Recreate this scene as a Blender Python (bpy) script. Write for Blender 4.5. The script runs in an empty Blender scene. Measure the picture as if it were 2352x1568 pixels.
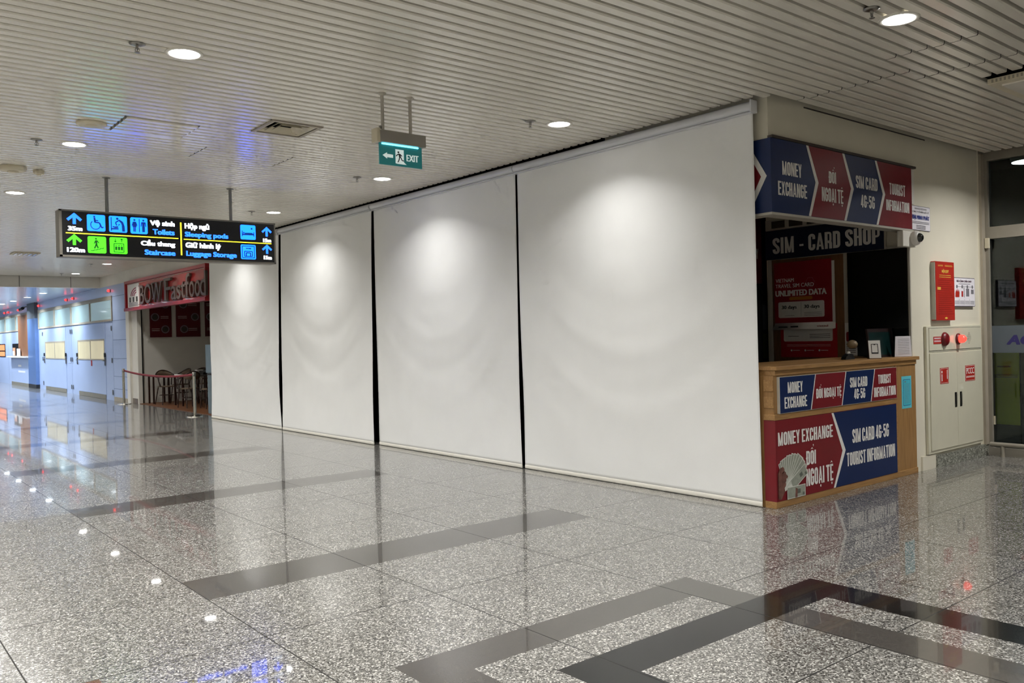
import bpy, bmesh, math, random
from mathutils import Vector, Matrix

sc = bpy.context.scene
COL = sc.collection
PI = math.pi
rnd = random.Random(7)

# ------------------------------------------------------------------ camera
cd = bpy.data.cameras.new('camera')
cam = bpy.data.objects.new('camera', cd)
COL.objects.link(cam)
cd.sensor_width = 36.0
cd.lens = 36.0 * 1946.26 / 2352.0
cd.clip_start = 0.05
cd.clip_end = 200
yaw, pit, rol = math.radians(39.25842336), math.radians(-0.39297603), math.radians(-1.41871309)
F = Vector((math.sin(yaw) * math.cos(pit), math.cos(yaw) * math.cos(pit), math.sin(pit)))
R0 = Vector((math.cos(yaw), -math.sin(yaw), 0))
U0 = R0.cross(F)
Rv = math.cos(rol) * R0 + math.sin(rol) * U0
Uv = -math.sin(rol) * R0 + math.cos(rol) * U0
cam.matrix_world = Matrix(((Rv.x, Uv.x, -F.x, 0), (Rv.y, Uv.y, -F.y, 0), (Rv.z, Uv.z, -F.z, 1.55), (0, 0, 0, 1)))
sc.camera = cam

# ------------------------------------------------------------------ world, exposure
wd = bpy.data.worlds.new('night')
sc.world = wd
wd.use_nodes = True
wd.node_tree.nodes['Background'].inputs[0].default_value = (0.55, 0.65, 0.8, 1)
wd.node_tree.nodes['Background'].inputs[1].default_value = 0.02
vs = sc.view_settings
vs.view_transform = 'Standard'
vs.look = 'None'
vs.gamma = 1.0
vs.use_curve_mapping = False
vs.exposure = 0.93
sc.cycles.use_denoising = True
sc.cycles.max_bounces = 4
sc.cycles.diffuse_bounces = 3
sc.cycles.glossy_bounces = 2
sc.cycles.use_adaptive_sampling = True
sc.cycles.adaptive_threshold = 0.1
sc.cycles.adaptive_min_samples = 8
sc.cycles.sample_clamp_indirect = 4.0
sc.cycles.caustics_reflective = False
sc.cycles.caustics_refractive = False
LAMP_W = 45.0        # watts of each downlight
LAMP_COL = (1.0, 0.99, 0.965)
FAR_W = 54.0         # downlights of the blue-lit hall
FAR_COL = (0.80, 0.90, 1.0)
CZ = 3.55            # underside of the slatted ceiling
FZ = 3.24            # smooth ceiling of the far hall

# ------------------------------------------------------------------ materials
def lin(h):
    h = h.lstrip('#')
    o = []
    for i in (0, 2, 4):
        c = int(h[i:i + 2], 16) / 255
        o.append(c / 12.92 if c <= 0.04045 else ((c + 0.055) / 1.055) ** 2.4)
    return (*o, 1)

MATS = {}
def mat(name, col, rough=0.5, metal=0.0, spec=0.5, var=0.06, scale=6.0, emit=None, es=0.0, bump=0.0, bscale=60.0, coat=0.0):
    if name in MATS:
        return MATS[name]
    m = bpy.data.materials.new(name)
    m.use_nodes = True
    nt = m.node_tree
    b = nt.nodes['Principled BSDF']
    c = lin(col) if isinstance(col, str) else (*col, 1)
    b.inputs['Roughness'].default_value = rough
    b.inputs['Metallic'].default_value = metal
    b.inputs['Specular IOR Level'].default_value = spec
    b.inputs['Coat Weight'].default_value = coat
    b.inputs['Coat Roughness'].default_value = 0.05
    tc = nt.nodes.new('ShaderNodeTexCoord')
    if var > 0:
        n = nt.nodes.new('ShaderNodeTexNoise')
        n.inputs['Scale'].default_value = scale
        n.inputs['Detail'].default_value = 4
        nt.links.new(tc.outputs['Object'], n.inputs['Vector'])
        r = nt.nodes.new('ShaderNodeValToRGB')
        r.color_ramp.elements[0].position = 0.3
        r.color_ramp.elements[1].position = 0.7
        r.color_ramp.elements[0].color = (*[x * (1 - var) for x in c[:3]], 1)
        r.color_ramp.elements[1].color = (*[min(1, x * (1 + var)) for x in c[:3]], 1)
        nt.links.new(n.outputs['Fac'], r.inputs['Fac'])
        nt.links.new(r.outputs['Color'], b.inputs['Base Color'])
    else:
        b.inputs['Base Color'].default_value = c
    if emit is not None:
        b.inputs['Emission Color'].default_value = lin(emit) if isinstance(emit, str) else (*emit, 1)
        b.inputs['Emission Strength'].default_value = es
    if bump > 0:
        n2 = nt.nodes.new('ShaderNodeTexNoise')
        n2.inputs['Scale'].default_value = bscale
        n2.inputs['Detail'].default_value = 3
        nt.links.new(tc.outputs['Object'], n2.inputs['Vector'])
        bp = nt.nodes.new('ShaderNodeBump')
        bp.inputs['Strength'].default_value = bump
        bp.inputs['Distance'].default_value = 0.01
        nt.links.new(n2.outputs['Fac'], bp.inputs['Height'])
        nt.links.new(bp.outputs['Normal'], b.inputs['Normal'])
    MATS[name] = m
    return m

def math_node(nt, op, a, b=None, c=None):
    n = nt.nodes.new('ShaderNodeMath')
    n.operation = op
    for i, v in enumerate((a, b, c)):
        if v is None:
            continue
        if isinstance(v, (int, float)):
            n.inputs[i].default_value = v
        else:
            nt.links.new(v, n.inputs[i])
    return n.outputs[0]

def granite(name, cols, scale, joints=True, jx=True, jy=True, rough=0.2, spec=0.5, tint=None, coat=0.62):
    m = bpy.data.materials.new(name)
    m.use_nodes = True
    nt = m.node_tree
    L = nt.links.new
    b = nt.nodes['Principled BSDF']
    tc = nt.nodes.new('ShaderNodeTexCoord')
    ob = tc.outputs['Object']
    # stretched, bent crystals
    dn = nt.nodes.new('ShaderNodeTexNoise')
    dn.inputs['Scale'].default_value = scale * 0.35
    dn.inputs['Detail'].default_value = 2
    L(ob, dn.inputs['Vector'])
    mx = nt.nodes.new('ShaderNodeVectorMath')
    mx.operation = 'MULTIPLY_ADD'
    L(dn.outputs['Color'], mx.inputs[0])
    mx.inputs[1].default_value = (2.2 / scale,) * 3
    L(ob, mx.inputs[2])
    v = nt.nodes.new('ShaderNodeTexVoronoi')
    v.inputs['Scale'].default_value = scale
    v.inputs['Randomness'].default_value = 1
    L(mx.outputs[0], v.inputs['Vector'])
    sep = nt.nodes.new('ShaderNodeSeparateColor')
    L(v.outputs['Color'], sep.inputs[0])
    r = nt.nodes.new('ShaderNodeValToRGB')
    r.color_ramp.interpolation = 'LINEAR'
    e = r.color_ramp.elements
    while len(e) < len(cols):
        e.new(0.5)
    for i, (p, c) in enumerate(cols):
        e[i].position = p
        e[i].color = lin(c)
    L(sep.outputs[0], r.inputs['Fac'])
    cur = r.outputs['Color']
    # broad cloudiness
    cn = nt.nodes.new('ShaderNodeTexNoise')
    cn.inputs['Scale'].default_value = 1.1
    L(ob, cn.inputs['Vector'])
    mr = nt.nodes.new('ShaderNodeMapRange')
    mr.inputs['To Min'].default_value = 0.88
    mr.inputs['To Max'].default_value = 1.12
    L(cn.outputs['Fac'], mr.inputs['Value'])
    hs = nt.nodes.new('ShaderNodeMix')
    hs.data_type = 'RGBA'
    hs.blend_type = 'MULTIPLY'
    hs.inputs['Factor'].default_value = 1
    L(cur, hs.inputs['A'])
    comb = nt.nodes.new('ShaderNodeCombineColor')
    for k in range(3):
        L(mr.outputs[0], comb.inputs[k])
    L(comb.outputs[0], hs.inputs['B'])
    cur = hs.outputs['Result']
    if joints:
        sx = nt.nodes.new('ShaderNodeSeparateXYZ')
        L(ob, sx.inputs[0])
        def line(o, off, pitch, w):
            a = math_node(nt, 'SUBTRACT', o, off)
            a = math_node(nt, 'DIVIDE', a, pitch)
            a = math_node(nt, 'FRACT', a)
            a = math_node(nt, 'SUBTRACT', a, 0.5)
            a = math_node(nt, 'ABSOLUTE', a)
            return math_node(nt, 'GREATER_THAN', a, 0.5 - w / pitch / 2)
        ls = []
        if jx: ls.append(line(sx.outputs[0], 0.705, 1.077, 0.0075))
        if jy: ls.append(line(sx.outputs[1], 2.103, 1.0933, 0.0075))
        if len(ls) == 2:
            jl = math_node(nt, 'MAXIMUM', ls[0], ls[1])
        else:
            jl = ls[0]
        mm = nt.nodes.new('ShaderNodeMix')
        mm.data_type = 'RGBA'
        L(jl, mm.inputs['Factor'])
        L(cur, mm.inputs['A'])
        mm.inputs['B'].default_value = lin('#1c1a18')
        cur = mm.outputs['Result']
        rr = math_node(nt, 'MULTIPLY_ADD', jl, 0.5, rough)
        L(rr, b.inputs['Roughness'])
    else:
        b.inputs['Roughness'].default_value = rough
    L(cur, b.inputs['Base Color'])
    b.inputs['Specular IOR Level'].default_value = 0.28
    b.inputs['Coat Weight'].default_value = coat
    b.inputs['Coat Roughness'].default_value = 0.03
    # faint polish ripple
    bn = nt.nodes.new('ShaderNodeTexNoise')
    bn.inputs['Scale'].default_value = 1.6
    L(ob, bn.inputs['Vector'])
    bp = nt.nodes.new('ShaderNodeBump')
    bp.inputs['Strength'].default_value = 0.02
    bp.inputs['Distance'].default_value = 0.004
    L(bn.outputs['Fac'], bp.inputs['Height'])
    L(bp.outputs['Normal'], b.inputs['Normal'])
    return m

def wood(name, c1, c2, axis=0, rough=0.45, scale=3.0):
    m = bpy.data.materials.new(name)
    m.use_nodes = True
    nt = m.node_tree
    L = nt.links.new
    b = nt.nodes['Principled BSDF']
    tc = nt.nodes.new('ShaderNodeTexCoord')
    mp = nt.nodes.new('ShaderNodeMapping')
    s = [14.0, 14.0, 14.0]
    s[axis] = 0.9
    mp.inputs['Scale'].default_value = s
    L(tc.outputs['Object'], mp.inputs[0])
    n = nt.nodes.new('ShaderNodeTexNoise')
    n.inputs['Scale'].default_value = scale
    n.inputs['Detail'].default_value = 6
    n.inputs['Distortion'].default_value = 1.2
    L(mp.outputs[0], n.inputs['Vector'])
    r = nt.nodes.new('ShaderNodeValToRGB')
    r.color_ramp.elements[0].position = 0.32
    r.color_ramp.elements[1].position = 0.68
    r.color_ramp.elements[0].color = lin(c1)
    r.color_ramp.elements[1].color = lin(c2)
    L(n.outputs['Fac'], r.inputs['Fac'])
    L(r.outputs['Color'], b.inputs['Base Color'])
    b.inputs['Roughness'].default_value = rough
    return m

def glass_mat(name, tint, refl_ior=1.5, thru=(0.82, 0.87, 0.86)):
    m = bpy.data.materials.new(name)
    m.use_nodes = True
    nt = m.node_tree
    L = nt.links.new
    nt.nodes.remove(nt.nodes['Principled BSDF'])
    out = nt.nodes['Material Output']
    tr = nt.nodes.new('ShaderNodeBsdfTransparent')
    tr.inputs[0].default_value = (*thru, 1)
    gl = nt.nodes.new('ShaderNodeBsdfGlossy')
    gl.inputs['Roughness'].default_value = 0.01
    gl.inputs['Color'].default_value = (*tint, 1)
    fr = nt.nodes.new('ShaderNodeFresnel')
    fr.inputs[0].default_value = refl_ior
    mx = nt.nodes.new('ShaderNodeMixShader')
    L(fr.outputs[0], mx.inputs[0])
    L(tr.outputs[0], mx.inputs[1])
    L(gl.outputs[0], mx.inputs[2])
    L(mx.outputs[0], out.inputs[0])
    return m

M_floor = granite('polished_grey_granite', [(0.0, '#2c2b2a'), (0.25, '#55534f'), (0.55, '#74726d'), (0.8, '#908e89'), (1.0, '#cfccc5')], 135)
M_stripe = granite('brown_grey_granite', [(0.0, '#3d3a37'), (0.5, '#4a4743'), (1.0, '#58544f')], 160, jy=False)
M_black = granite('black_granite', [(0.0, '#0c0c0c'), (0.8, '#121212'), (1.0, '#1c1c1c')], 200, rough=0.15, coat=0.32)
M_brown = granite('red_brown_granite', [(0.0, '#4a2a1e'), (0.5, '#5a3425'), (1.0, '#6e4632')], 160, joints=False)
M_base = granite('granite_skirting', [(0.0, '#55564e'), (0.4, '#7d7e74'), (0.7, '#8f9086'), (1.0, '#b3b4a8')], 70, joints=False, rough=0.25)
M_slat = mat('enamelled_ceiling_slat', '#ebe6da', rough=0.22, spec=0.6, var=0.02, scale=2)
M_void = mat('unlit_depth_black', '#080706', rough=0.95, spec=0.0, var=0.2)  # near-black colour stands in for unlit depth in voids and closed rooms
M_wall = mat('cream_wall_paint', '#dcd6c4', rough=0.5, var=0.03, scale=2.2, bump=0.05, bscale=30)
M_wallw = mat('white_wall_paint', '#dedad0', rough=0.5, var=0.03, scale=3)
M_cloth = mat('white_blind_fabric', '#f3f3f1', rough=0.75, spec=0.2, var=0.015, scale=2.5, bump=0.08, bscale=260)
M_hem = mat('blind_hem', '#ebe7dc', rough=0.75, spec=0.2, var=0.02)
M_cassette = mat('blind_cassette_metal', '#d9dade', rough=0.25, spec=0.6, var=0.02)
M_frame = mat('window_frame_metal', '#8d877b', rough=0.5, var=0.06)
M_taupe = mat('taupe_pillar_cladding', '#a39a8a', rough=0.55, var=0.06)
M_wood = wood('oak_board', '#8d673c', '#ab8452', 0)
M_woodv = wood('oak_board_upright', '#8d683d', '#a57e4e', 2)
M_wood_dark = wood('dark_bentwood', '#24140f', '#3a2117', 2, rough=0.35)
M_wood_mid = wood('brown_door_wood', '#6a4a2c', '#7d5836', 2)
M_blue = mat('printed_navy_vinyl', '#112552', rough=0.35, var=0.05)
M_red = mat('printed_red_vinyl', '#781922', rough=0.35, var=0.05)
M_white = mat('printed_white', '#e6e3de', rough=0.4, var=0.03)
M_dark = mat('black_plastic', '#101010', rough=0.35, var=0.1)
M_trimdark = mat('dark_bronze_trim', '#3b332c', rough=0.5, var=0.1)
M_trimlight = mat('pale_trim', '#b9b4a8', rough=0.5, var=0.05)
M_chrome = mat('brushed_steel', '#c9c6bd', rough=0.22, metal=1.0, var=0.04)
M_chromed = mat('dull_chrome', '#8f8c86', rough=0.3, metal=1.0, var=0.04)
M_ivory = mat('ivory_plastic', '#cfc6ae', rough=0.5, var=0.04)
M_steelpole = mat('grey_steel_pole', '#8a8a86', rough=0.35, metal=0.6, var=0.05)
M_cab = mat('ivory_steel_cabinet', '#d3cfba', rough=0.3, spec=0.5, var=0.02, coat=0.3)
M_gap = mat('shadow_gap', '#4a463e', rough=0.8, var=0.1)
M_firered = mat('fire_red_enamel', '#b02c22', rough=0.35, var=0.06)
M_deepred = mat('deep_red_plastic', '#6d0e16', rough=0.35, var=0.06, coat=0.1)
M_gold = mat('yellow_print', '#d9b04a', rough=0.5, var=0.05)
M_diff = mat('lamp_diffuser', '#ffffff', rough=0.5, var=0, emit=LAMP_COL, es=14.0)
M_diff_far = mat('cool_lamp_diffuser', '#ffffff', rough=0.5, var=0, emit=(0.85, 0.93, 1.0), es=14.0)
M_redlamp = mat('lit_red_lamp', '#c81818', rough=0.25, var=0, emit=(1.0, 0.045, 0.03), es=1.6)
M_redlamp_far = mat('lit_red_pilot_lamp', '#d01414', rough=0.25, var=0, emit=(1.0, 0.03, 0.03), es=2.0)
M_bluepanel = mat('light_blue_panel', '#b2c2e3', rough=0.3, var=0.03, scale=1.2)  # blue tint held in the panel base colour
M_bluecol = mat('deep_blue_column_tile', '#5c78a8', rough=0.3, var=0.05)
M_bluejoint = mat('blue_panel_joint', '#62779f', rough=0.6, var=0.05)
M_far_ceiling = mat('smooth_blue_grey_ceiling', '#b4c2de', rough=0.2, spec=0.5, var=0.02, scale=1.0)
M_stallred = mat('stall_red_paint', '#a3262c', rough=0.3, var=0.05, coat=0.3)
M_stallpanel = mat('stall_red_panel', '#b23434', rough=0.18, var=0.08, scale=0.8, coat=0.4)
M_letter = mat('aged_metal_letters', '#6b5a52', rough=0.3, metal=0.3, var=0.1)
M_tape = mat('maroon_belt', '#7a1a26', rough=0.6, var=0.1)
M_fridge = mat('grey_blue_steel', '#8fa0a6', rough=0.3, metal=0.5, var=0.08)
M_menu = mat('maroon_menu_board', '#5a0d12', rough=0.35, var=0.1)
M_stallfloor = wood('reddish_wood_floor', '#5a3418', '#714522', 1)
M_seat = mat('woven_cane_seat', '#6b5a48', rough=0.6, var=0.2, scale=60)
M_outside = mat('night_asphalt', '#22241f', rough=0.9, var=0.3, scale=4)
M_yellow = mat('yellow_green_banner', '#a6b81c', rough=0.6, var=0.2, scale=2)
M_frost = mat('grey_frosted_vinyl', '#565f66', rough=0.7, var=0.04)
M_purple = mat('indigo_vinyl', '#2e2a66', rough=0.5, var=0.05)
M_cyan = mat('turquoise_paper', '#3fb4c8', rough=0.6, var=0.03)
M_cyan2 = mat('pale_turquoise_paper', '#5cc0cf', rough=0.6, var=0.03)
M_paper = mat('white_paper', '#e4e0e6', rough=0.7, var=0.03)
M_ink = mat('black_ink', '#1b1b1d', rough=0.6, var=0.05)
M_greyink = mat('grey_ink', '#77747a', rough=0.6, var=0.05)
M_blueink = mat('blue_ink', '#20307e', rough=0.6, var=0.05)
M_green_dim = mat('dark_teal_screen', '#06201f', rough=0.3, var=0.3)
M_tan = mat('tan_lamp_shade', '#7c6a4e', rough=0.6, var=0.1)
M_note = mat('banknote_grey_green', '#94988b', rough=0.6, var=0.12, scale=40)
M_note2 = mat('banknote_edge', '#d3d4cb', rough=0.6, var=0.05)
M_note3 = mat('banknote_shade', '#5c6058', rough=0.6, var=0.2, scale=50)
M_skin = mat('printed_brown_hand', '#6d463c', rough=0.6, var=0.3, scale=25)
M_signbody = mat('sign_case_bronze', '#7b766c', rough=0.4, metal=0.3, var=0.06)
M_signface = mat('black_sign_face', '#05060a', rough=0.3, var=0.05)
def glow(name, col, s):
    return mat(name, (0.01, 0.01, 0.01), rough=0.5, var=0, emit=col, es=s)
G_blue = glow('lit_azure_acrylic', (0.003, 0.075, 1.0), 4.0)
G_txtblue = glow('lit_blue_lettering', (0.01, 0.085, 1.0), 3.2)
G_arrow = glow('lit_blue_arrow', (0.006, 0.07, 1.0), 3.5)
G_green = glow('lit_green_acrylic', (0.05, 1.0, 0.006), 1.5)
G_white = glow('lit_white_lettering', (0.8, 0.88, 1.0), 2.2)
G_yellow = glow('lit_yellow_rule', (1.0, 0.85, 0.03), 1.1)
M_icon = mat('icon_dark_blue', '#04123f', rough=0.5, var=0, emit=(0.0, 0.02, 0.16), es=0.8)
M_icong = mat('icon_dark_green', '#05300a', rough=0.5, var=0, emit=(0.0, 0.05, 0.0), es=0.8)
M_exitgreen = mat('exit_sign_teal', '#0f5a58', rough=0.3, var=0.1, scale=3, emit=(0.01, 0.10, 0.10), es=0.35)
M_exitwhite = mat('exit_sign_white', '#d9e4df', rough=0.4, var=0.03, emit=(0.7, 0.8, 0.78), es=0.25)
G_tube = glow('cyan_lamp_strip', (0.12, 0.75, 1.0), 2.2)
M_exitcase = mat('exit_sign_case', '#969189', rough=0.4, var=0.04)
G_cream = mat('lit_cream_room', '#a69f84', rough=0.4, var=0.25, scale=0.7, emit=(1.0, 0.88, 0.58), es=0.2)
G_pale = mat('pale_glazing_sheen', '#92a8aa', rough=0.06, var=0.04, scale=0.5, emit=(0.62, 0.85, 0.88), es=0.12)  # pane emission stands in for light reflected off the glazing
G_orange = glow('lit_orange_display', (1.0, 0.30, 0.12), 0.9)
G_head = glow('car_headlamp_glint', (1.0, 0.95, 0.9), 3.0)
M_glass = glass_mat('shopfront_glass', (0.9, 0.95, 0.95))

# ------------------------------------------------------------------ mesh builder
class MB:
    def __init__(self):
        self.v, self.f, self.mi, self.sm = [], [], [], []
        self.slot = 0
    def add(self, vs_, fs, smooth=False):
        o = len(self.v)
        self.v += [tuple(p) for p in vs_]
        for f_ in fs:
            self.f.append([i + o for i in f_])
            self.mi.append(self.slot)
            self.sm.append(smooth)
        return self
    def box(self, x0, x1, y0, y1, z0, z1):
        x0, x1 = sorted((x0, x1)); y0, y1 = sorted((y0, y1)); z0, z1 = sorted((z0, z1))
        p = [(x, y, z) for z in (z0, z1) for y in (y0, y1) for x in (x0, x1)]
        return self.add(p, [(0, 2, 3, 1), (4, 5, 7, 6), (0, 1, 5, 4), (2, 6, 7, 3), (0, 4, 6, 2), (1, 3, 7, 5)])
    def tube(self, path, r, n=12, cap=True, closed=False):
        path = [Vector(p) for p in path]
        m = len(path)
        rings = []
        prev = None
        for i, p in enumerate(path):
            if closed:
                t = path[(i + 1) % m] - path[i - 1]
            else:
                t = path[min(i + 1, m - 1)] - path[max(i - 1, 0)]
            t.normalize()
            if prev is None:
                a = Vector((0, 0, 1)) if abs(t.z) < 0.9 else Vector((1, 0, 0))
                n1 = t.cross(a).normalized()
            else:
                n1 = (prev - t * prev.dot(t)).normalized()
            prev = n1
            n2 = t.cross(n1)
            rr = r[i] if isinstance(r, (list, tuple)) else r
            rings.append([p + n1 * math.cos(2 * PI * k / n) * rr + n2 * math.sin(2 * PI * k / n) * rr for k in range(n)])
        vs_ = [q for g in rings for q in g]
        fs = []
        for i in range(m if closed else m - 1):
            j = (i + 1) % m
            for k in range(n):
                fs.append((i * n + k, i * n + (k + 1) % n, j * n + (k + 1) % n, j * n + k))
        self.add(vs_, fs, True)
        if cap and not closed:
            self.add(rings[0], [tuple(range(n))[::-1]])
            self.add(rings[-1], [tuple(range(n))])
        return self
    def lathe(self, prof, c, n=32, axis='z', smooth=True):
        # prof: list of (radius, height)
        vs_ = []
        for (r, h) in prof:
            for k in range(n):
                a = 2 * PI * k / n
                x, y = r * math.cos(a), r * math.sin(a)
                if axis == 'z': vs_.append((c[0] + x, c[1] + y, c[2] + h))
                elif axis == 'x': vs_.append((c[0] + h, c[1] + x, c[2] + y))
                else: vs_.append((c[0] + x, c[1] + h, c[2] + y))
        fs = []
        for i in range(len(prof) - 1):
            for k in range(n):
                fs.append((i * n + k, i * n + (k + 1) % n, (i + 1) * n + (k + 1) % n, (i + 1) * n + k))
        self.add(vs_, fs, smooth)
        for i, rev in ((0, True), (len(prof) - 1, False)):
            if prof[i][0] > 1e-5:
                ring = vs_[i * n:(i + 1) * n]
                self.add(ring, [tuple(range(n))[::-1] if rev else tuple(range(n))])
        return self
    def build(self, name, m, parent=None, bevel=0.0, solid=0.0, origin=None):
        me = bpy.data.meshes.new(name)
        if parent is not None:
            off = root_loc(parent)
        elif origin is not None:
            off = Vector(origin)
        else:
            xs = [p[0] for p in self.v]; ys = [p[1] for p in self.v]; zs = [p[2] for p in self.v]
            off = Vector(((min(xs) + max(xs)) / 2, (min(ys) + max(ys)) / 2, min(zs)))
        me.from_pydata([(p[0] - off.x, p[1] - off.y, p[2] - off.z) for p in self.v], [], self.f)
        ms = m if isinstance(m, (list, tuple)) else [m]
        for q in ms:
            me.materials.append(q)
        for p, i, s in zip(me.polygons, self.mi, self.sm):
            p.material_index = i
            p.use_smooth = s
        me.update()
        bm = bmesh.new()
        bm.from_mesh(me)
        bmesh.ops.recalc_face_normals(bm, faces=bm.faces)
        bm.to_mesh(me)
        bm.free()
        o = bpy.data.objects.new(name, me)
        COL.objects.link(o)
        if parent is not None:
            o.parent = parent
        else:
            o.location = off
        if bevel > 0:
            b = o.modifiers.new('bevel', 'BEVEL')
            b.width = bevel
            b.segments = 2
            b.limit_method = 'ANGLE'
        if solid > 0:
            s = o.modifiers.new('solid', 'SOLIDIFY')
            s.thickness = solid
            s.offset = 0
        return o

def root_loc(o):
    v = Vector((0, 0, 0))
    while o is not None:
        v += o.location
        o = o.parent
    return v

def tag(o, label, cat, group=None, kind=None):
    o['label'] = label
    o['category'] = cat
    if group: o['group'] = group
    if kind: o['kind'] = kind
    return o

def thing(name, label, cat, loc, group=None):
    o = bpy.data.objects.new(name, None)
    o.empty_display_size = 0.1
    COL.objects.link(o)
    o.location = loc
    return tag(o, label, cat, group)

def struct(o, label=None, cat=None):
    o['kind'] = 'structure'
    if label: o['label'] = label
    if cat: o['category'] = cat
    return o

def copy_tree(o, parent=None):
    c = o.copy()
    COL.objects.link(c)
    if parent is not None:
        c.parent = parent
    for ch in list(o.children):
        copy_tree(ch, c)
    return c

# a flat frame on a surface: u to the reader's right, v up, w towards the reader
class Fr:
    def __init__(self, o, right, up, nrm):
        self.o, self.r, self.u, self.n = Vector(o), Vector(right), Vector(up), Vector(nrm)
    def p(self, u, v, w=0.0):
        return self.o + self.r * u + self.u * v + self.n * w
def front(y):      # faces -Y ; u = X, v = Z
    return Fr((0, y, 0), (1, 0, 0), (0, 0, 1), (0, -1, 0))
def side(x):       # faces -X ; u = -Y, v = Z
    return Fr((x, 0, 0), (0, -1, 0), (0, 0, 1), (-1, 0, 0))

def prism(mb, fr, pts, w0, w1):
    n = len(pts)
    a = [fr.p(u, v, w0) for u, v in pts]
    b = [fr.p(u, v, w1) for u, v in pts]
    fs = [tuple(range(n))[::-1], tuple(range(n, 2 * n))]
    fs += [(i, (i + 1) % n, n + (i + 1) % n, n + i) for i in range(n)]
    mb.add(a + b, fs)
    return mb
def rect(mb, fr, u0, u1, v0, v1, w0, w1):
    return prism(mb, fr, [(u0, v0), (u1, v0), (u1, v1), (u0, v1)], w0, w1)
def rrect(mb, fr, u0, u1, v0, v1, r, w0, w1):
    pts = []
    for cx, cy, a0 in ((u1 - r, v1 - r, 0), (u0 + r, v1 - r, 90), (u0 + r, v0 + r, 180), (u1 - r, v0 + r, 270)):
        for k in range(5):
            a = math.radians(a0 + 90 * k / 4)
            pts.append((cx + r * math.cos(a), cy + r * math.sin(a)))
    return prism(mb, fr, pts, w0, w1)
def disc(mb, fr, u, v, r, w0, w1, n=20, ry=None):
    ry = r if ry is None else ry
    return prism(mb, fr, [(u + r * math.cos(2 * PI * k / n), v + ry * math.sin(2 * PI * k / n)) for k in range(n)], w0, w1)
def seg(mb, fr, u0, v0, u1, v1, t, w0, w1):
    d = Vector((u1 - u0, v1 - v0))
    if d.length < 1e-6: return mb
    nn = Vector((-d.y, d.x)).normalized() * t / 2
    return prism(mb, fr, [(u0 - nn.x, v0 - nn.y), (u1 - nn.x, v1 - nn.y), (u1 + nn.x, v1 + nn.y), (u0 + nn.x, v0 + nn.y)], w0, w1)
def ring(mb, fr, u, v, r0, r1, w0, w1, a0=0, a1=360, n=24, ky=1.0):
    for k in range(n):
        a = math.radians(a0 + (a1 - a0) * k / n); b = math.radians(a0 + (a1 - a0) * (k + 1) / n)
        prism(mb, fr, [(u + r0 * math.cos(a), v + ky * r0 * math.sin(a)), (u + r1 * math.cos(a), v + ky * r1 * math.sin(a)),
                       (u + r1 * math.cos(b), v + ky * r1 * math.sin(b)), (u + r0 * math.cos(b), v + ky * r0 * math.sin(b))], w0, w1)
    return mb

_tc = {}
def text_geo(s, spacing=1.0, off=0.0, extr=0.0):
    key = (s, spacing, off, extr)
    if key in _tc: return _tc[key]
    c = bpy.data.curves.new('lettering', 'FONT')
    c.body = s
    c.space_character = spacing
    c.resolution_u = 3
    c.offset = off
    c.extrude = extr
    o = bpy.data.objects.new('lettering_source', c)
    COL.objects.link(o)
    dg = bpy.context.evaluated_depsgraph_get()
    dg.update()
    me = bpy.data.meshes.new_from_object(o.evaluated_get(dg))
    vs_ = [tuple(v.co) for v in me.vertices]
    fs = [tuple(p.vertices) for p in me.polygons]
    bpy.data.objects.remove(o)
    bpy.data.curves.remove(c)
    bpy.data.meshes.remove(me)
    _tc[key] = (vs_, fs)
    return vs_, fs

def letters(mb, fr, s, u0, u1, v0, v1, w, bold=0.0, shear=0.0, spacing=1.0, vb=0.0, depth=0.0):
    """lettering fitted in the box u0..u1, v0..v1 ; bold = thickening in metres across"""
    vs_, fs = text_geo(s, spacing, 0.0, 0.5 if depth > 0 else 0.0)
    xs = [p[0] for p in vs_]; ys = [p[1] for p in vs_]
    ax, bx, ay, by = min(xs), max(xs), min(ys), max(ys)
    W = (u1 - u0) - bold; H = (v1 - v0) - vb
    sx = W / (bx - ax); sy = H / (by - ay)
    nb = max(2, int(math.ceil(bold / 0.005)))
    offs = [(0.0, 0.0)] if bold <= 0 else [(-bold / 2 + bold * k / nb, 0) for k in range(nb + 1)]
    if vb > 0:
        offs = [(a, b) for a, _ in offs for b in (-vb / 2, vb / 2)]
    for i, (du, dv) in enumerate(offs):
        out = []
        for (x, y, z) in vs_:
            u = u0 + bold / 2 + (x - ax) * sx + du + shear * (y - ay) * sy
            v = v0 + vb / 2 + (y - ay) * sy + dv
            out.append(fr.p(u, v, w + i * 0.00004 + (z + 0.5) * depth if depth > 0 else w + i * 0.00004))
        mb.add(out, fs)
    return mb

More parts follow.
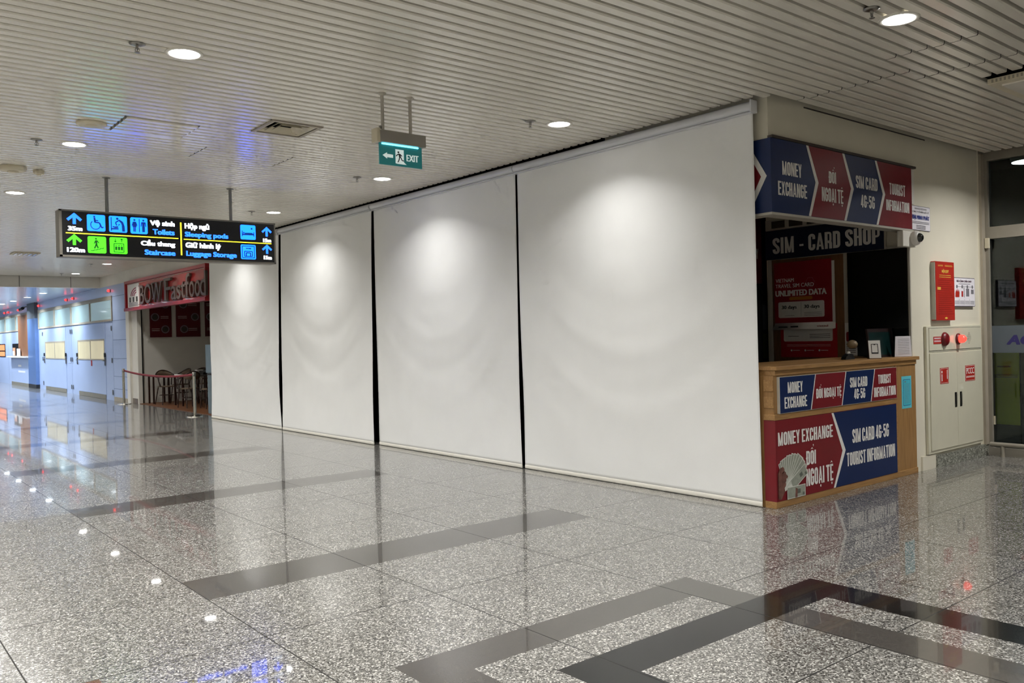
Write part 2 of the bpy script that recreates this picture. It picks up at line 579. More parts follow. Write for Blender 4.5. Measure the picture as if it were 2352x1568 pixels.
# condensed block capitals drawn as strokes (height 1)
def _arc(cx, cy, r, a0, a1, n=6, ry=None):
    ry = r if ry is None else ry
    return [(cx + r * math.cos(math.radians(a0 + (a1 - a0) * k / n)), cy + ry * math.sin(math.radians(a0 + (a1 - a0) * k / n))) for k in range(n + 1)]
def _stroke(pts, t, closed=False):
    P = [Vector(p) for p in pts]
    n = len(P)
    L_, R_ = [], []
    for i in range(n):
        if closed: a, c = P[i - 1], P[(i + 1) % n]
        else: a, c = P[max(i - 1, 0)], P[min(i + 1, n - 1)]
        d1 = (P[i] - a).normalized() if (P[i] - a).length > 1e-9 else (c - P[i]).normalized()
        d2 = (c - P[i]).normalized() if (c - P[i]).length > 1e-9 else d1
        n1, n2 = Vector((-d1.y, d1.x)), Vector((-d2.y, d2.x))
        m = (n1 + n2)
        m = m.normalized() if m.length > 1e-6 else n1
        k = t / 2 / max(0.35, m.dot(n1))
        L_.append(P[i] + m * k); R_.append(P[i] - m * k)
    qs = []
    for i in range(n if closed else n - 1):
        j = (i + 1) % n
        qs.append([tuple(R_[i]), tuple(R_[j]), tuple(L_[j]), tuple(L_[i])])
    return qs
def block_glyph(ch):
    W, t = 0.41, 0.168
    h = t / 2
    r = 0.118
    V = []
    def st(p, closed=False, tt=t): V.extend(_stroke(p, tt, closed))
    def loop(x0, x1, y0, y1, rr=r): return _arc(x1 - rr, y1 - rr, rr, 0, 90) + _arc(x0 + rr, y1 - rr, rr, 90, 180) + _arc(x0 + rr, y0 + rr, rr, 180, 270) + _arc(x1 - rr, y0 + rr, rr, 270, 360)
    top, bot, lf, rt = 1 - h, h, h, W - h
    tb, bb = 0.935, 0.065
    base = {'\u0110': 'D', '\u1ed4': 'O', '\u1ea0': 'A', '\u1ec6': 'E'}.get(ch, ch)
    c = base
    if c == 'O': st(loop(lf, rt, bot, top), True)
    elif c in 'CG':
        p = [(rt, .66)] + _arc(rt - r, top - r, r, 0, 90) + _arc(lf + r, top - r, r, 90, 180) + _arc(lf + r, bot + r, r, 180, 270) + _arc(rt - r, bot + r, r, 270, 360)
        if c == 'C': st(p + [(rt, .36)])
        else:
            st(p + [(rt, .50)]); st([(rt + h, .47), (.20, .47)], tt=.10)
    elif c == 'S':
        st([(rt, .70)] + _arc(rt - r, top - r, r, 0, 90) + _arc(lf + r, top - r, r, 90, 180) + [(lf, .72), (lf + .03, .62), (rt - .03, .40), (rt, .30)] + _arc(rt - r, bot + r, r, 0, -90) + _arc(lf + r, bot + r, r, 270, 180) + [(lf, .30)])
    elif c == 'U': st([(lf, 1)] + _arc(lf + r, bot + r, r, 180, 270) + _arc(rt - r, bot + r, r, 270, 360) + [(rt, 1)])
    elif c == 'D': st([(lf, bot), (lf, top)] + _arc(rt - r, top - r, r, 90, 0) + _arc(rt - r, bot + r, r, 0, -90), True)
    elif c in 'RP':
        st([(lf, 0), (lf, 1)]); st([(lf, tb)] + _arc(rt - .1, tb - .1, .1, 90, 0) + _arc(rt - .1, .52, .1, 0, -90) + [(lf, .42)], tt=.125)
        if c == 'R': st([(lf + .12, .42), (rt - .02, .38), (rt, .30), (rt, 0)])
    elif c == 'E':
        st([(lf, 0), (lf, 1)])
        for y in (bb, .5, tb): st([(lf, y), (W - .05, y)], tt=.13)
        W = W - .05
    elif c == 'F':
        st([(lf, 0), (lf, 1)])
        for y in (.5, tb): st([(lf, y), (W - .06, y)], tt=.13)
        W = W - .06
    elif c == 'T': st([(W / 2, 0), (W / 2, 1)]); st([(0, tb), (W, tb)], tt=.13)
    elif c == 'I': st([(lf, 0), (lf, 1)]); W = t
    elif c == 'H': st([(lf, 0), (lf, 1)]); st([(rt, 0), (rt, 1)]); st([(lf, .5), (rt, .5)], tt=.12)
    elif c == 'N': st([(.067, 0), (.067, 1)], tt=.134); st([(W - .067, 0), (W - .067, 1)], tt=.134); V.append([(.05, 1), (W - .17, 0), (W - .05, 0), (.17, 1)][::-1])
    elif c == 'M':
        W = 0.54; rt = W - h
        st([(lf, 0), (lf, 1)], tt=.13); st([(rt, 0), (rt, 1)], tt=.13)
        V.append([(0.02, 1), (W / 2 - .06, 0.02), (W / 2 + .05, 0.02), (.155, 1)][::-1]); V.append([(W - .155, 1), (W / 2 - .05, 0.02), (W / 2 + .06, 0.02), (W - 0.02, 1)][::-1])
    elif c == 'A':
        W = .44; V.append([(0, 0), (.135, 0), (.28, 1), (.15, 1)]); V.append([(W - .135, 0), (W, 0), (.29, 1), (.16, 1)]); st([(.1, .24), (W - .1, .24)], tt=.11)
    elif c == 'X': V.append([(0, 0), (.14, 0), (W, 1), (W - .14, 1)]); V.append([(W - .14, 0), (W, 0), (.14, 1), (0, 1)])
    elif c == 'Y': V.append([(0, 1), (.14, 1), (W / 2 + .067, .42), (W / 2 - .067, .42)][::-1]); V.append([(W - .14, 1), (W, 1), (W / 2 + .067, .42), (W / 2 - .067, .42)][::-1]); st([(W / 2, 0), (W / 2, .46)])
    elif c == '4': st([(.27, 0), (.27, 1)]); V.append([(0, .22), (.13, .22), (.30, 1), (.19, 1)]); st([(0, .22), (W, .22)], tt=.11)
    elif c == '5': st([(W - .03, tb), (lf, tb), (lf, .52)], tt=.13); st([(lf, .55)] + _arc(rt - r, .60 - r + .02, r, 90, 0) + _arc(rt - r, bot + r, r, 0, -90) + _arc(lf + r, bot + r, r, 270, 180) + [(lf, .28)])
    elif c == '-': W = .22; st([(0.02, .42), (.20, .42)], tt=.12)
    if ch == '\u0110': st([(-.05, .5), (.2, .5)], tt=.10)
    cx = W / 2
    if ch in '\u1ed4\u1ec6': V.append([(cx - .15, 1.06), (cx - .03, 1.2), (cx + .03, 1.2), (cx, 1.13)]); V.append([(cx, 1.13), (cx - .03, 1.2), (cx + .03, 1.2), (cx + .15, 1.06)])
    if ch == '\u1ed4': st([(cx + .10, 1.36), (cx + .15, 1.40), (cx + .19, 1.35), (cx + .14, 1.27)], tt=.045)
    if ch in '\u1ea0\u1ec6': V.append([(cx - .065, -.20), (cx + .065, -.20), (cx + .065, -.07), (cx - .065, -.07)])
    return W, V
def block(mb, fr, s, u0, u1, v0, v1, w, gap=0.052):
    x = 0.0
    polys = []
    for ch in s:
        if ch == ' ':
            x += 0.17; continue
        W, V = block_glyph(ch)
        polys += [[(x + px, py) for px, py in q] for q in V]
        x += W + gap
    xs = [p[0] for q in polys for p in q]; ys = [p[1] for q in polys for p in q]
    ax, bx, ay, by = min(xs), max(xs), min(ys), max(ys)
    for i, q in enumerate(polys):
        ww = w + (i % 7) * 0.00005
        mb.add([fr.p(u0 + (px - ax) / (bx - ax) * (u1 - u0), v0 + (py - ay) / (by - ay) * (v1 - v0), ww) for px, py in q], [tuple(range(len(q)))])
    return mb

def hlines(mb, fr, u0, u1, vs_list, t, w0, w1):
    for v in vs_list:
        rect(mb, fr, u0, u1, v - t / 2, v + t / 2, w0, w1)
    return mb

# ------------------------------------------------------------------ floor
def floor_mesh():
    zones = []
    for k in range(0, 13):
        yc = 5.383 + 3.28 * k
        zones.append((1.784, 5.012, yc - 0.245, yc + 0.255, 1))
    zones.append((0.43, 0.97, 3.75, 4.285, 3))
    # grey ring then black ring, interlaced
    gx0, gx1, gy0, gy1, t = 2.06, 4.197, 1.285, 3.46, 0.27
    for z in ((gx0, gx1, gy1 - t, gy1), (gx0, gx1, gy0, gy0 + t), (gx0, gx0 + t, gy0, gy1), (gx1 - t, gx1, gy0, gy1)):
        zones.append((*z, 1))
    bx0, bx1, by0, by1 = 2.605, 4.726, 0.78, 2.916
    for z in ((bx0, bx1, by1 - t, by1), (bx0, bx1, by0, by0 + t), (bx0, bx0 + t, by0, by1), (bx1 - t, bx1, by0, by1)):
        zones.append((*z, 2))
    xs = sorted(set([-9.0, 10.8] + [z[0] for z in zones] + [z[1] for z in zones]))
    ys = sorted(set([-6.0, 52.0] + [z[2] for z in zones] + [z[3] for z in zones]))
    mb = MB()
    idx = {}
    vs_ = []
    for j, y in enumerate(ys):
        for i, x in enumerate(xs):
            idx[(i, j)] = len(vs_)
            vs_.append((x, y, 0))
    mb.v = vs_
    for j in range(len(ys) - 1):
        for i in range(len(xs) - 1):
            cx, cy = (xs[i] + xs[i + 1]) / 2, (ys[j] + ys[j + 1]) / 2
            m = 0
            for z in zones:
                if z[0] < cx < z[1] and z[2] < cy < z[3]:
                    m = z[4]
            mb.f.append([idx[(i, j)], idx[(i + 1, j)], idx[(i + 1, j + 1)], idx[(i, j + 1)]])
            mb.mi.append(m)
            mb.sm.append(False)
    # underside slab
    mb.slot = 0
    mb.add([(-9, -6, -0.15), (10.8, -6, -0.15), (10.8, 52, -0.15), (-9, 52, -0.15)], [(0, 3, 2, 1)])
    return mb.build('floor', [M_floor, M_stripe, M_black, M_brown], origin=(0, 0, 0))
struct(floor_mesh())

# ------------------------------------------------------------------ slatted ceiling
PITCH = 0.1146
SL_HALF = 0.0405
def slat(mb, yc, x0, x1, z=CZ, h=SL_HALF):
    pr = [(-h, 0.040), (-h, 0.009), (-h + 0.007, 0.0), (h - 0.007, 0.0), (h, 0.009), (h, 0.040)]
    a = [(x0, yc + p, z + q) for p, q in pr]
    b = [(x1, yc + p, z + q) for p, q in pr]
    n = len(pr)
    fs = [(i, i + 1, n + i + 1, n + i) for i in range(n - 1)]
    mb.add(a + b, fs)
def ceiling_mesh():
    mb = MB()
    y = 3.035 - PITCH / 2 - PITCH * 78
    hatch = MB()
    while y < 26.74:
        if y < 4.22: xe = 10.60
        elif y < 4.33: xe = 6.36
        elif y < 17.6: xe = 6.272
        else: xe = 6.40
        cuts = []
        if 3.15 < y < 4.22: cuts += [6.70 + rnd.uniform(-.01, .02)]
        if 2.42 < y < 3.10: cuts += [6.26 + rnd.uniform(-.01, .02)]
        if 2.50 < y < 3.25: cuts += [6.955 + rnd.uniform(-.01, .01)]
        if 8.68 < y < 9.25: cuts += [3.11, 4.05]
        if 7.82 < y < 8.42: cuts += [2.12, 2.765]
        # outlets cut out of the slats
        holes = []
        if 7.24 < y < 7.75: holes.append((3.21, 3.70))
        if 2.02 < y < 2.87: holes.append((7.37, 8.3))
        pts = [-9.0] + sorted(cuts) + [xe]
        for a, b in zip(pts[:-1], pts[1:]):
            a2 = a + 0.005 if a > -9 else a
            b2 = b - 0.005 if b < xe else b
            segs = [(a2, b2)]
            for h0, h1 in holes:
                ns = []
                for s0, s1 in segs:
                    if h1 <= s0 or h0 >= s1: ns.append((s0, s1)); continue
                    if h0 > s0: ns.append((s0, h0))
                    if h1 < s1: ns.append((h1, s1))
                segs = ns
            for s0, s1 in segs:
                if 7.82 < y < 8.42 and abs(a - 2.12) < 0.01:
                    slat(hatch, y, s0 + 0.006, s1 - 0.006, CZ - 0.012)
                else:
                    slat(mb, y, s0, s1)
        y += PITCH
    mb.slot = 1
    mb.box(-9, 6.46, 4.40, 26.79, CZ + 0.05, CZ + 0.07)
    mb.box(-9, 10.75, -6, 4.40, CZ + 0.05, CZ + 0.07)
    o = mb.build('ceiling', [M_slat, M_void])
    struct(o)
    h = hatch.build('ceiling_hatch', M_slat)
    tag(h, 'slatted access hatch hanging slightly loose beside the square air vent', 'ceiling hatch')
LX = [-5.0, -1.5, 1.996, 5.497]
LY = [2.66 + 3.275 * k for k in range(-2, 8)]
ceiling_mesh()

# far hall: bulkhead and smooth ceiling
b = MB(); b.box(-9, 6.46, 26.80, 26.95, FZ, CZ + 0.2)
for x in (0.46, 1.75, 3.04, 4.33, 5.62): b.slot = 1; b.box(x - 0.006, x + 0.006, 26.797, 26.80, FZ, CZ)
struct(b.build('beam_far', [M_wallw, M_gap]))
b = MB(); b.box(-9, 6.46, 26.95, 52, FZ, FZ + 0.1)
struct(b.build('ceiling_far', M_far_ceiling))

# outer shell
b = MB(); b.box(-9.2, -9, -6, 52, 0, CZ + 0.1); struct(b.build('wall_left', M_wallw))
b = MB(); b.box(-9.2, 10.8, -6.2, -6, 0, CZ + 0.1); struct(b.build('wall_behind', M_wallw))
b = MB(); b.box(-9, 6.46, 52, 52.2, 0, CZ + 0.1); struct(b.build('wall_end', M_bluepanel))

# ------------------------------------------------------------------ downlights
def make_downlight(name, x, y, z, label, group, dm, w, col, r=0.112, mesh=True):
    t = thing(name, label, 'ceiling light', (x, y, z), group)
    MB().lathe([(r - 0.012, 0.004), (r - 0.010, -0.006), (r + 0.012, -0.006), (r + 0.016, 0.0), (r + 0.014, 0.004)], (x, y, z), 36).build('trim_ring', M_wallw, t)
    MB().lathe([(r - 0.012, 0.0), (r * 0.7, -0.007), (r * 0.35, -0.010), (0.0005, -0.011)], (x, y, z), 36).build('diffuser', dm, t)
    return add_light(t, w, col, r)
def add_light(t, w, col, r):
    ld = bpy.data.lights.new('lamp_light', 'AREA')
    ld.shape = 'DISK'
    ld.size = r * 1.7
    ld.energy = w
    ld.color = col
    ld.spread = math.radians(150)
    lo = bpy.data.objects.new('lamp_light', ld)
    COL.objects.link(lo)
    lo.parent = t
    lo.location = (0, 0, -0.016)
    return t
def set_watts(t, w, spread=150):
    for ch in t.children:
        if ch.type == 'LIGHT':
            ch.data = ch.data.copy()
            ch.data.energy = w
            ch.data.spread = math.radians(spread)
LBL = {
    (3, 2): 'round downlight nearest the top right corner, above the booth fascia',
    (3, 3): 'round downlight above the widest right-hand white blind',
    (3, 4): 'round downlight right of the green hanging exit sign',
    (3, 5): 'round downlight just above the right end of the lit direction sign',
    (3, 8): 'round downlight beyond the lit direction sign, nearer of the two there',
    (3, 9): 'round downlight closest to the far bulkhead',
    (2, 3): 'large round downlight left of the exit sign, top left of the view',
    (2, 4): 'round downlight above the left end of the lit direction sign',
    (2, 5): 'small round downlight at the far left edge above the direction sign',
}
proto = None
for i, x in enumerate(LX):  # most lamps out of view are added for overall bounce light
    for j, y in enumerate(LY):
        lb = LBL.get((i, j), 'one of the unseen round downlights continuing the pattern, most added for bounce light')
        gp = 'downlights in the slatted ceiling' if (i, j) in LBL else 'downlights outside the view'
        if proto is None:
            proto = make_downlight('downlight', x, y, CZ, lb, gp, M_diff, LAMP_W, LAMP_COL)
        else:
            c = copy_tree(proto)
            c.location = (x, y, CZ)
            c['label'] = lb; c['group'] = gp
        if i == 3:      # the row beside the blinds burns dimmer
            set_watts(c, LAMP_W * 0.185, 128)
c = copy_tree(proto); set_watts(c, LAMP_W * 0.72); c.location = (9.9, 2.66, CZ); c['label'] = 'round downlight in front of the fire cabinet, outside the view'; c['group'] = 'downlights by the glass front'
c = copy_tree(proto); c.location = (9.0, -0.61, CZ); c['label'] = 'round downlight near the glass front, behind the viewer'; c['group'] = 'downlights by the glass front'
FY = [29.75, 32.35, 35.0, 37.4, 39.9, 42.5, 45.0]
fl = ['first round light on the smooth blue ceiling, nearest the bulkhead', 'second round light along the smooth blue ceiling', 'third round light along the smooth blue ceiling, before the column', 'fourth round light along the smooth blue ceiling, at the picture edge']
proto = None
for i, x in enumerate((5.45, 1.9, -1.6)):  # lights out of view are extras that brighten the blue hall
    for j, y in enumerate(FY):
        vis = i == 0 and j < 4
        lb = fl[j] if vis else 'unseen round light added to brighten the far blue hall'
        gp = 'downlights of the far hall' if vis else 'unseen far hall downlights added for brightness'
        if proto is None:
            proto = make_downlight('downlight', x, y, FZ, lb, gp, M_diff_far, FAR_W, FAR_COL)
        else:
            c = copy_tree(proto)
            c.location = (x, y, FZ)
            c['label'] = lb; c['group'] = gp

# ------------------------------------------------------------------ sprinklers, speakers, vents
def make_sprinkler(x, y, z, lb):
    t = thing('sprinkler', lb, 'sprinkler', (x, y, z), 'ceiling sprinklers')
    MB().lathe([(0.012, 0.0), (0.05, -0.001), (0.052, -0.004), (0.030, -0.012), (0.012, -0.014)], (x, y, z), 24).build('escutcheon', M_chromed, t)
    b = MB().lathe([(0.011, -0.012), (0.011, -0.03), (0.008, -0.034)], (x, y, z), 12)
    for s in (-1, 1):
        b.tube([(x + s * 0.010, y, z - 0.03), (x + s * 0.014, y, z - 0.045), (x + s * 0.003, y, z - 0.058)], 0.0025, 6)
    b.tube([(x, y, z - 0.034), (x, y, z - 0.056)], 0.003, 6)
    b.build('nozzle', M_chromed, t)
    MB().lathe([(0.001, -0.057), (0.018, -0.058), (0.018, -0.060), (0.001, -0.061)], (x, y, z), 16).build('deflector', M_chromed, t)
    return t
SPR = [(5.175, 2.675, 'chrome sprinkler head beside the top right downlight'), (1.681, 5.912, 'sprinkler head left of the large top left downlight'),
       (5.193, 6.003, 'sprinkler head left of the downlight above the widest blind'), (5.183, 9.283, 'sprinkler head between exit sign and nearby downlight'),
       (5.166, 12.533, 'sprinkler head right above the lit direction sign'), (1.664, 9.185, 'sprinkler head left of the downlight over the sign'),
       (5.17, 22.46, 'tiny sprinkler head beyond the direction sign, nearer one'), (5.15, 25.6, 'tiny sprinkler head next to the bulkhead')]
ps = None
for x, y, lb in SPR:
    if ps is None: ps = make_sprinkler(x, y, CZ, lb)
    else:
        c = copy_tree(ps); c.location = (x, y, CZ); c['label'] = lb

def speaker(x, y, r, h, lb, name='ceiling_speaker', cat='ceiling speaker', m=None):
    t = thing(name, lb, cat, (x, y, CZ))
    MB().lathe([(r * 0.98, 0.0), (r, -h * 0.5), (r * 0.93, -h), (r * 0.6, -h * 1.15), (0.001, -h * 1.2)], (x, y, CZ), 36).build('housing', m or M_ivory, t)
    MB().lathe([(r * 0.42, -h * 1.19), (r * 0.4, -h * 1.45), (0.001, -h * 1.55)], (x, y, CZ), 24).build('grille', m or M_ivory, t)
speaker(1.935, 8.25, 0.128, 0.022, 'round ivory ceiling speaker beside the loose hatch')
speaker(1.70, 10.70, 0.135, 0.045, 'domed ivory ceiling unit at the left picture edge')
speaker(1.965, 10.78, 0.058, 0.04, 'small ivory smoke detector next to the domed ceiling unit', 'smoke_detector', 'smoke detector')

t = thing('air_vent', 'square four-way air vent between the hatch and the exit sign', 'air vent', (3.455, 7.495, CZ))
b = MB()
for k, (r0, r1, z0, z1) in enumerate(((0.245, 0.215, -0.006, -0.012), (0.205, 0.165, 0.03, -0.006), (0.155, 0.115, 0.03, -0.006), (0.105, 0.065, 0.03, -0.006))):
    vs_ = []
    for r, z in ((r0, z0 if k == 0 else z1), (r1, z1 if k == 0 else z0)):
        vs_ += [(3.455 + sx * r, 7.495 + sy * r, CZ + z) for sx, sy in ((-1, -1), (1, -1), (1, 1), (-1, 1))]
    b.add(vs_, [(i, (i + 1) % 4, 4 + (i + 1) % 4, 4 + i) for i in range(4)])
b.build('louvre', M_ivory, t, solid=0.003)
MB().box(3.455 - .21, 3.455 + .21, 7.495 - .21, 7.495 + .21, CZ + 0.028, CZ + 0.032).build('duct', M_void, t)
b = MB()
for sx, sy, ex, ey in ((-.25, -.25, .25, -.22), (-.25, .22, .25, .25), (-.25, -.22, -.22, .22), (.22, -.22, .25, .22)):
    b.box(3.455 + sx, 3.455 + ex, 7.495 + sy, 7.495 + ey, CZ - 0.012, CZ + 0.002)
b.build('frame', M_taupe, t)

t = thing('air_vent', 'ivory boxed air outlet hanging low at the top right corner', 'air vent', (7.85, 2.40, CZ - 0.09))
b = MB(); b.box(7.38, 8.30, 2.02, 2.86, CZ - 0.065, CZ - 0.02); b.build('frame', M_ivory, t, bevel=0.004)
b = MB()
for k in range(26): b.box(7.375, 7.38, 2.04 + k * 0.031, 2.052 + k * 0.031, CZ - 0.055, CZ - 0.03)
b.build('slot', M_taupe, t)
MB().box(7.46, 8.22, 2.10, 2.78, CZ - 0.078, CZ - 0.065).build('louvre', M_slat, t)

t = thing('air_vent', 'shiny chrome ceiling air vent at left, before the bulkhead', 'air vent', (3.42, 20.4, CZ))
b = MB(); b.box(3.17, 3.67, 20.15, 20.65, CZ - 0.02, CZ - 0.001); b.build('frame', M_ivory, t)
b = MB()
for k in range(5): b.box(3.22 + k * 0.09, 3.26 + k * 0.09, 20.2, 20.6, CZ - 0.032, CZ - 0.02)
b.build('louvre', M_chrome, t)

# ------------------------------------------------------------------ roller blinds
def blind(y0, y1, x, xb, lb, seed, inset_r, inset_l):
    r = random.Random(seed)
    t = thing('roller_blind', lb, 'roller blind', ((x + xb) / 2, (y0 + y1) / 2, 0.0), 'white roller blinds closing the shopfront')
    b = MB()
    prof = []
    for k in range(18):
        a = math.radians(-60 + 300 * k / 17)
        prof.append((x - 0.035 - 0.048 * math.sin(a) * 1.0, 3.483 + 0.046 * math.cos(a)))
    ya, yb_ = y0 - 0.012, y1 + 0.012
    n = len(prof)
    vs_ = [(px, ya, pz) for px, pz in prof] + [(px, yb_, pz) for px, pz in prof]
    b.add(vs_, [(i, (i + 1) % n, n + (i + 1) % n, n + i) for i in range(n)], True)
    b.add(vs_[:n], [tuple(range(n))]); b.add(vs_[n:], [tuple(range(n))[::-1]])
    b.box(x - 0.06, x + 0.002, ya, yb_, 3.424, 3.436)
    b.build('cassette', M_cassette, t)
    if seed == 1:
        MB().box(x - 0.088, x + 0.01, y0 - 0.028, y0 - 0.012, 3.425, 3.535).build('end_cap', M_cassette, t, bevel=0.006)
    NU, NV = 90, 110
    z0, z1 = 0.045, 3.47
    ph = [r.uniform(0, 6.28) for _ in range(8)]
    kk = r.uniform(1.0, 1.3)
    cx = r.uniform(-0.1, 0.1)
    def off(s, z):
        v = (z - z0) / (z1 - z0)
        q = z - 0.95 * kk * (s - cx) ** 2
        env = math.exp(-((z - 1.55) / 0.95) ** 2) * max(0.0, 1 - abs(s) ** 3)
        h = 0.005 * env * math.sin(q * 9.5 + ph[0] + 0.8 * math.sin(z * 2.1 + ph[1]))
        h += 0.0016 * env * math.sin(q * 21 + ph[2] + 1.5 * s)
        h += 0.018 * math.sin(PI * v) * (1 - s * s) * math.sin(z * 1.3 + ph[3])
        h += 0.008 * (1 - v) ** 0.5 * v ** 0.3 * math.sin(5.2 * s + ph[4]) * math.sin(PI * min(1, v * 1.1))
        h += 0.004 * math.sin(9.0 * s + 1.4 * z + ph[5]) * v * (1 - v) * 3
        h += 0.004 * math.sin(-7.5 * s + 2.0 * z + ph[6]) * v * (1 - v) * 3
        # horizontal packing creases at waist height, near the edges
        for zc, s0, s1, am in ((1.18, -1, -0.45, .0035), (0.98, 0.3, 1, .0035), (1.05, -0.95, -0.3, .0025), (0.86, -0.7, 0.1, .0015)):
            if s0 < s < s1:
                e = math.sin(PI * (s - s0) / (s1 - s0))
                h += 0.8 * am * e * math.exp(-((z - zc - 0.02 * math.sin(7 * s + ph[7])) / 0.012) ** 2)
        # curl at the sides
        h += 0.010 * max(0, abs(s) - 0.93) / 0.07 * math.sin(PI * v)
        return h
    vs_ = []
    for j in range(NV + 1):
        v = j / NV
        z = z0 + (z1 - z0) * v
        w = math.sin(PI * min(1, (1 - v) * 1.05)) ** 1.0
        w2 = math.exp(-((z - 0.75) / 0.6) ** 2)
        ya = y0 + inset_r * (0.35 * w + 0.65 * w2) * (1 if z > 0.3 else z / 0.3)
        yb_ = y1 - inset_l * (0.35 * w + 0.65 * w2) * (1 if z > 0.3 else z / 0.3)
        for i in range(NU + 1):
            s = -1 + 2 * i / NU
            y = ya + (yb_ - ya) * i / NU
            xx = (x - 0.02) * v + xb * (1 - v) - off(s, z) * (1 if z > 0.15 else z / 0.15)
            vs_.append((xx, y, z))
    fs = [(j * (NU + 1) + i, j * (NU + 1) + i + 1, (j + 1) * (NU + 1) + i + 1, (j + 1) * (NU + 1) + i) for j in range(NV) for i in range(NU)]
    MB().add(vs_, fs, True).build('fabric', M_cloth, t, solid=0.0015)
    n = 12
    pr = [(xb - 0.006 * math.cos(2 * PI * k / n), 0.026 + 0.022 * math.sin(2 * PI * k / n)) for k in range(n)]
    vs_ = [(a, y0 + 0.002, c) for a, c in pr] + [(a, y1 - 0.002, c) for a, c in pr]
    b = MB().add(vs_, [(i, (i + 1) % n, n + (i + 1) % n, n + i) for i in range(n)], True)
    b.add(vs_[:n], [tuple(range(n))]); b.add(vs_[n:], [tuple(range(n))[::-1]])
    b.build('hem_bar', M_hem, t)
blind(4.350, 7.558, 6.335, 6.330, 'wide white roller blind next to the money exchange booth', 1, 0.0, 0.02)
blind(7.592, 10.848, 6.335, 6.315, 'white roller blind, second from the booth', 2, 0.01, 0.012)
blind(10.892, 14.05, 6.325, 6.25, 'white roller blind, third from the booth, with nested sagging folds', 3, 0.02, 0.025)
blind(14.11, 17.55, 6.315, 6.26, 'narrow-looking white roller blind next to the red fast food stall', 4, 0.065, 0.05)

# closed shop behind the blinds, coloured black so the gaps look unlit
b = MB()
b.box(6.50, 6.56, 6.30, 17.60, 3.45, CZ + 0.1)
b.box(8.98, 9.10, 6.25, 17.60, 0, CZ + 0.1)
struct(b.build('wall_shop_back', M_void))
b = MB(); b.box(6.42, 9.1, 17.58, 17.66, 0, CZ + 0.1); struct(b.build('wall_shop_left', M_void))
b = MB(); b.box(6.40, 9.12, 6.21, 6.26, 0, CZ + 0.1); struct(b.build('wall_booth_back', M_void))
b = MB(); b.box(6.40, 9.1, 4.41, 17.66, CZ + 0.072, CZ + 0.12); struct(b.build('ceiling_shop', M_void))
struct(MB().box(6.46, 8.98, 6.27, 17.57, 0.001, 0.006).build('floor_shop', M_void))

# ------------------------------------------------------------------ right wall with booth opening
YW = 4.25
b = MB()
b.box(8.925, 10.615, YW, 4.50, 0, CZ + 0.1)
b.box(6.385, 8.925, YW, 4.40, 3.0, CZ + 0.1)
b.box(6.385, 6.47, 4.40, 6.2, 3.0, CZ + 0.1)
b.box(10.615, 10.72, YW - 0.015, 4.50, 0.12, CZ + 0.1)
b.box(9.065, 9.37, YW - 0.02, YW, 0, 0.15)
struct(b.build('wall_right', M_wall))
struct(MB().box(9.37, 10.70, YW - 0.035, YW, 0, 0.135).build('baseboard_right', M_base))
# taupe pillar cladding beside the glass
struct(MB().box(10.618, 10.735, YW - 0.045, YW - 0.016, 0.13, CZ).build('trim_1', M_taupe))
b = MB()   # dark strip painted in for the shaded gap along the wall head
b.box(6.95, 9.3, YW - 0.004, YW, CZ - 0.006, CZ + 0.006)
struct(b.build('wall_head_gap', M_trimdark))

# booth inner walls
struct(MB().box(8.905, 9.0, 4.51, 5.985, 0, 3.5).build('wall_booth_side', M_wall))
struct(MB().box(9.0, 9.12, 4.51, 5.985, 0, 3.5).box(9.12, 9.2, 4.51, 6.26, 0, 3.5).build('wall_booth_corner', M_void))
struct(MB().box(6.48, 9.12, 4.41, 6.2, 2.98, 3.02).build('ceiling_booth', M_wall))  # unseen ceiling put in to keep light out of the booth

# ------------------------------------------------------------------ booth fascia
def chevron(mb, fr, xt, xm, xb, zt, zb, w0, w1, t=0.036, tm=0.05):
    zm = 2.875 if zt > 2 else (zt + zb) / 2
    return prism(mb, fr, [(xt, zt), (xm, zm), (xb, zb), (xb + t, zb), (xm + tm, zm), (xt + t, zt)][::-1], w0, w1)
t = thing('fascia_sign', 'blue and red overhead fascia lettered MONEY EXCHANGE above the booth opening', 'sign', (7.63, 4.23, 2.55))
yF = 4.212
b = MB(); b.box(6.362, 8.90, yF, YW, 2.56, 3.198); b.box(6.362, 6.384, YW, 4.62, 2.56, 3.198)
b.build('board', M_blue, t)
f = front(yF)
zt, zb = 3.196, 2.562
b = MB(); prism(b, f, [(6.93, zt), (7.07, 2.875), (6.95, zb), (7.545, zb), (7.70, 2.875), (7.535, zt)], 0.0, 0.0015)
b.build('red_panel', M_red, t)
b = MB(); prism(b, f, [(8.15, zt), (8.30, 2.875), (8.16, zb), (8.899, zb), (8.899, zt)], 0.0, 0.0015)
b.build('red_panel', M_red, t)
for xt, xm, xb in ((6.913, 7.055, 6.933), (7.529, 7.675, 7.542), (8.14, 8.285, 8.15)):
    chevron(MB(), f, xt, xm, xb, zt, zb, 0.0015, 0.003).build('arrow_band', M_white, t)
for s, u0, u1, v0, v1 in (('MONEY', 6.527, 6.83, 2.893, 3.014), ('EXCHANGE', 6.457, 6.908, 2.713, 2.835), ('ĐỔI', 7.275, 7.408, 2.893, 3.049),
                          ('NGOẠI TỆ', 7.155, 7.528, 2.69, 2.872), ('SIM CARD', 7.765, 8.182, 2.893, 3.014), ('4G-5G', 7.851, 8.119, 2.712, 2.835),
                          ('TOURIST', 8.422, 8.756, 2.887, 3.003), ('INFORMATION', 8.351, 8.838, 2.722, 2.83)):
    block(MB(), f, s, u0, u1, v0, v1, 0.0032).build('lettering', M_white, t)
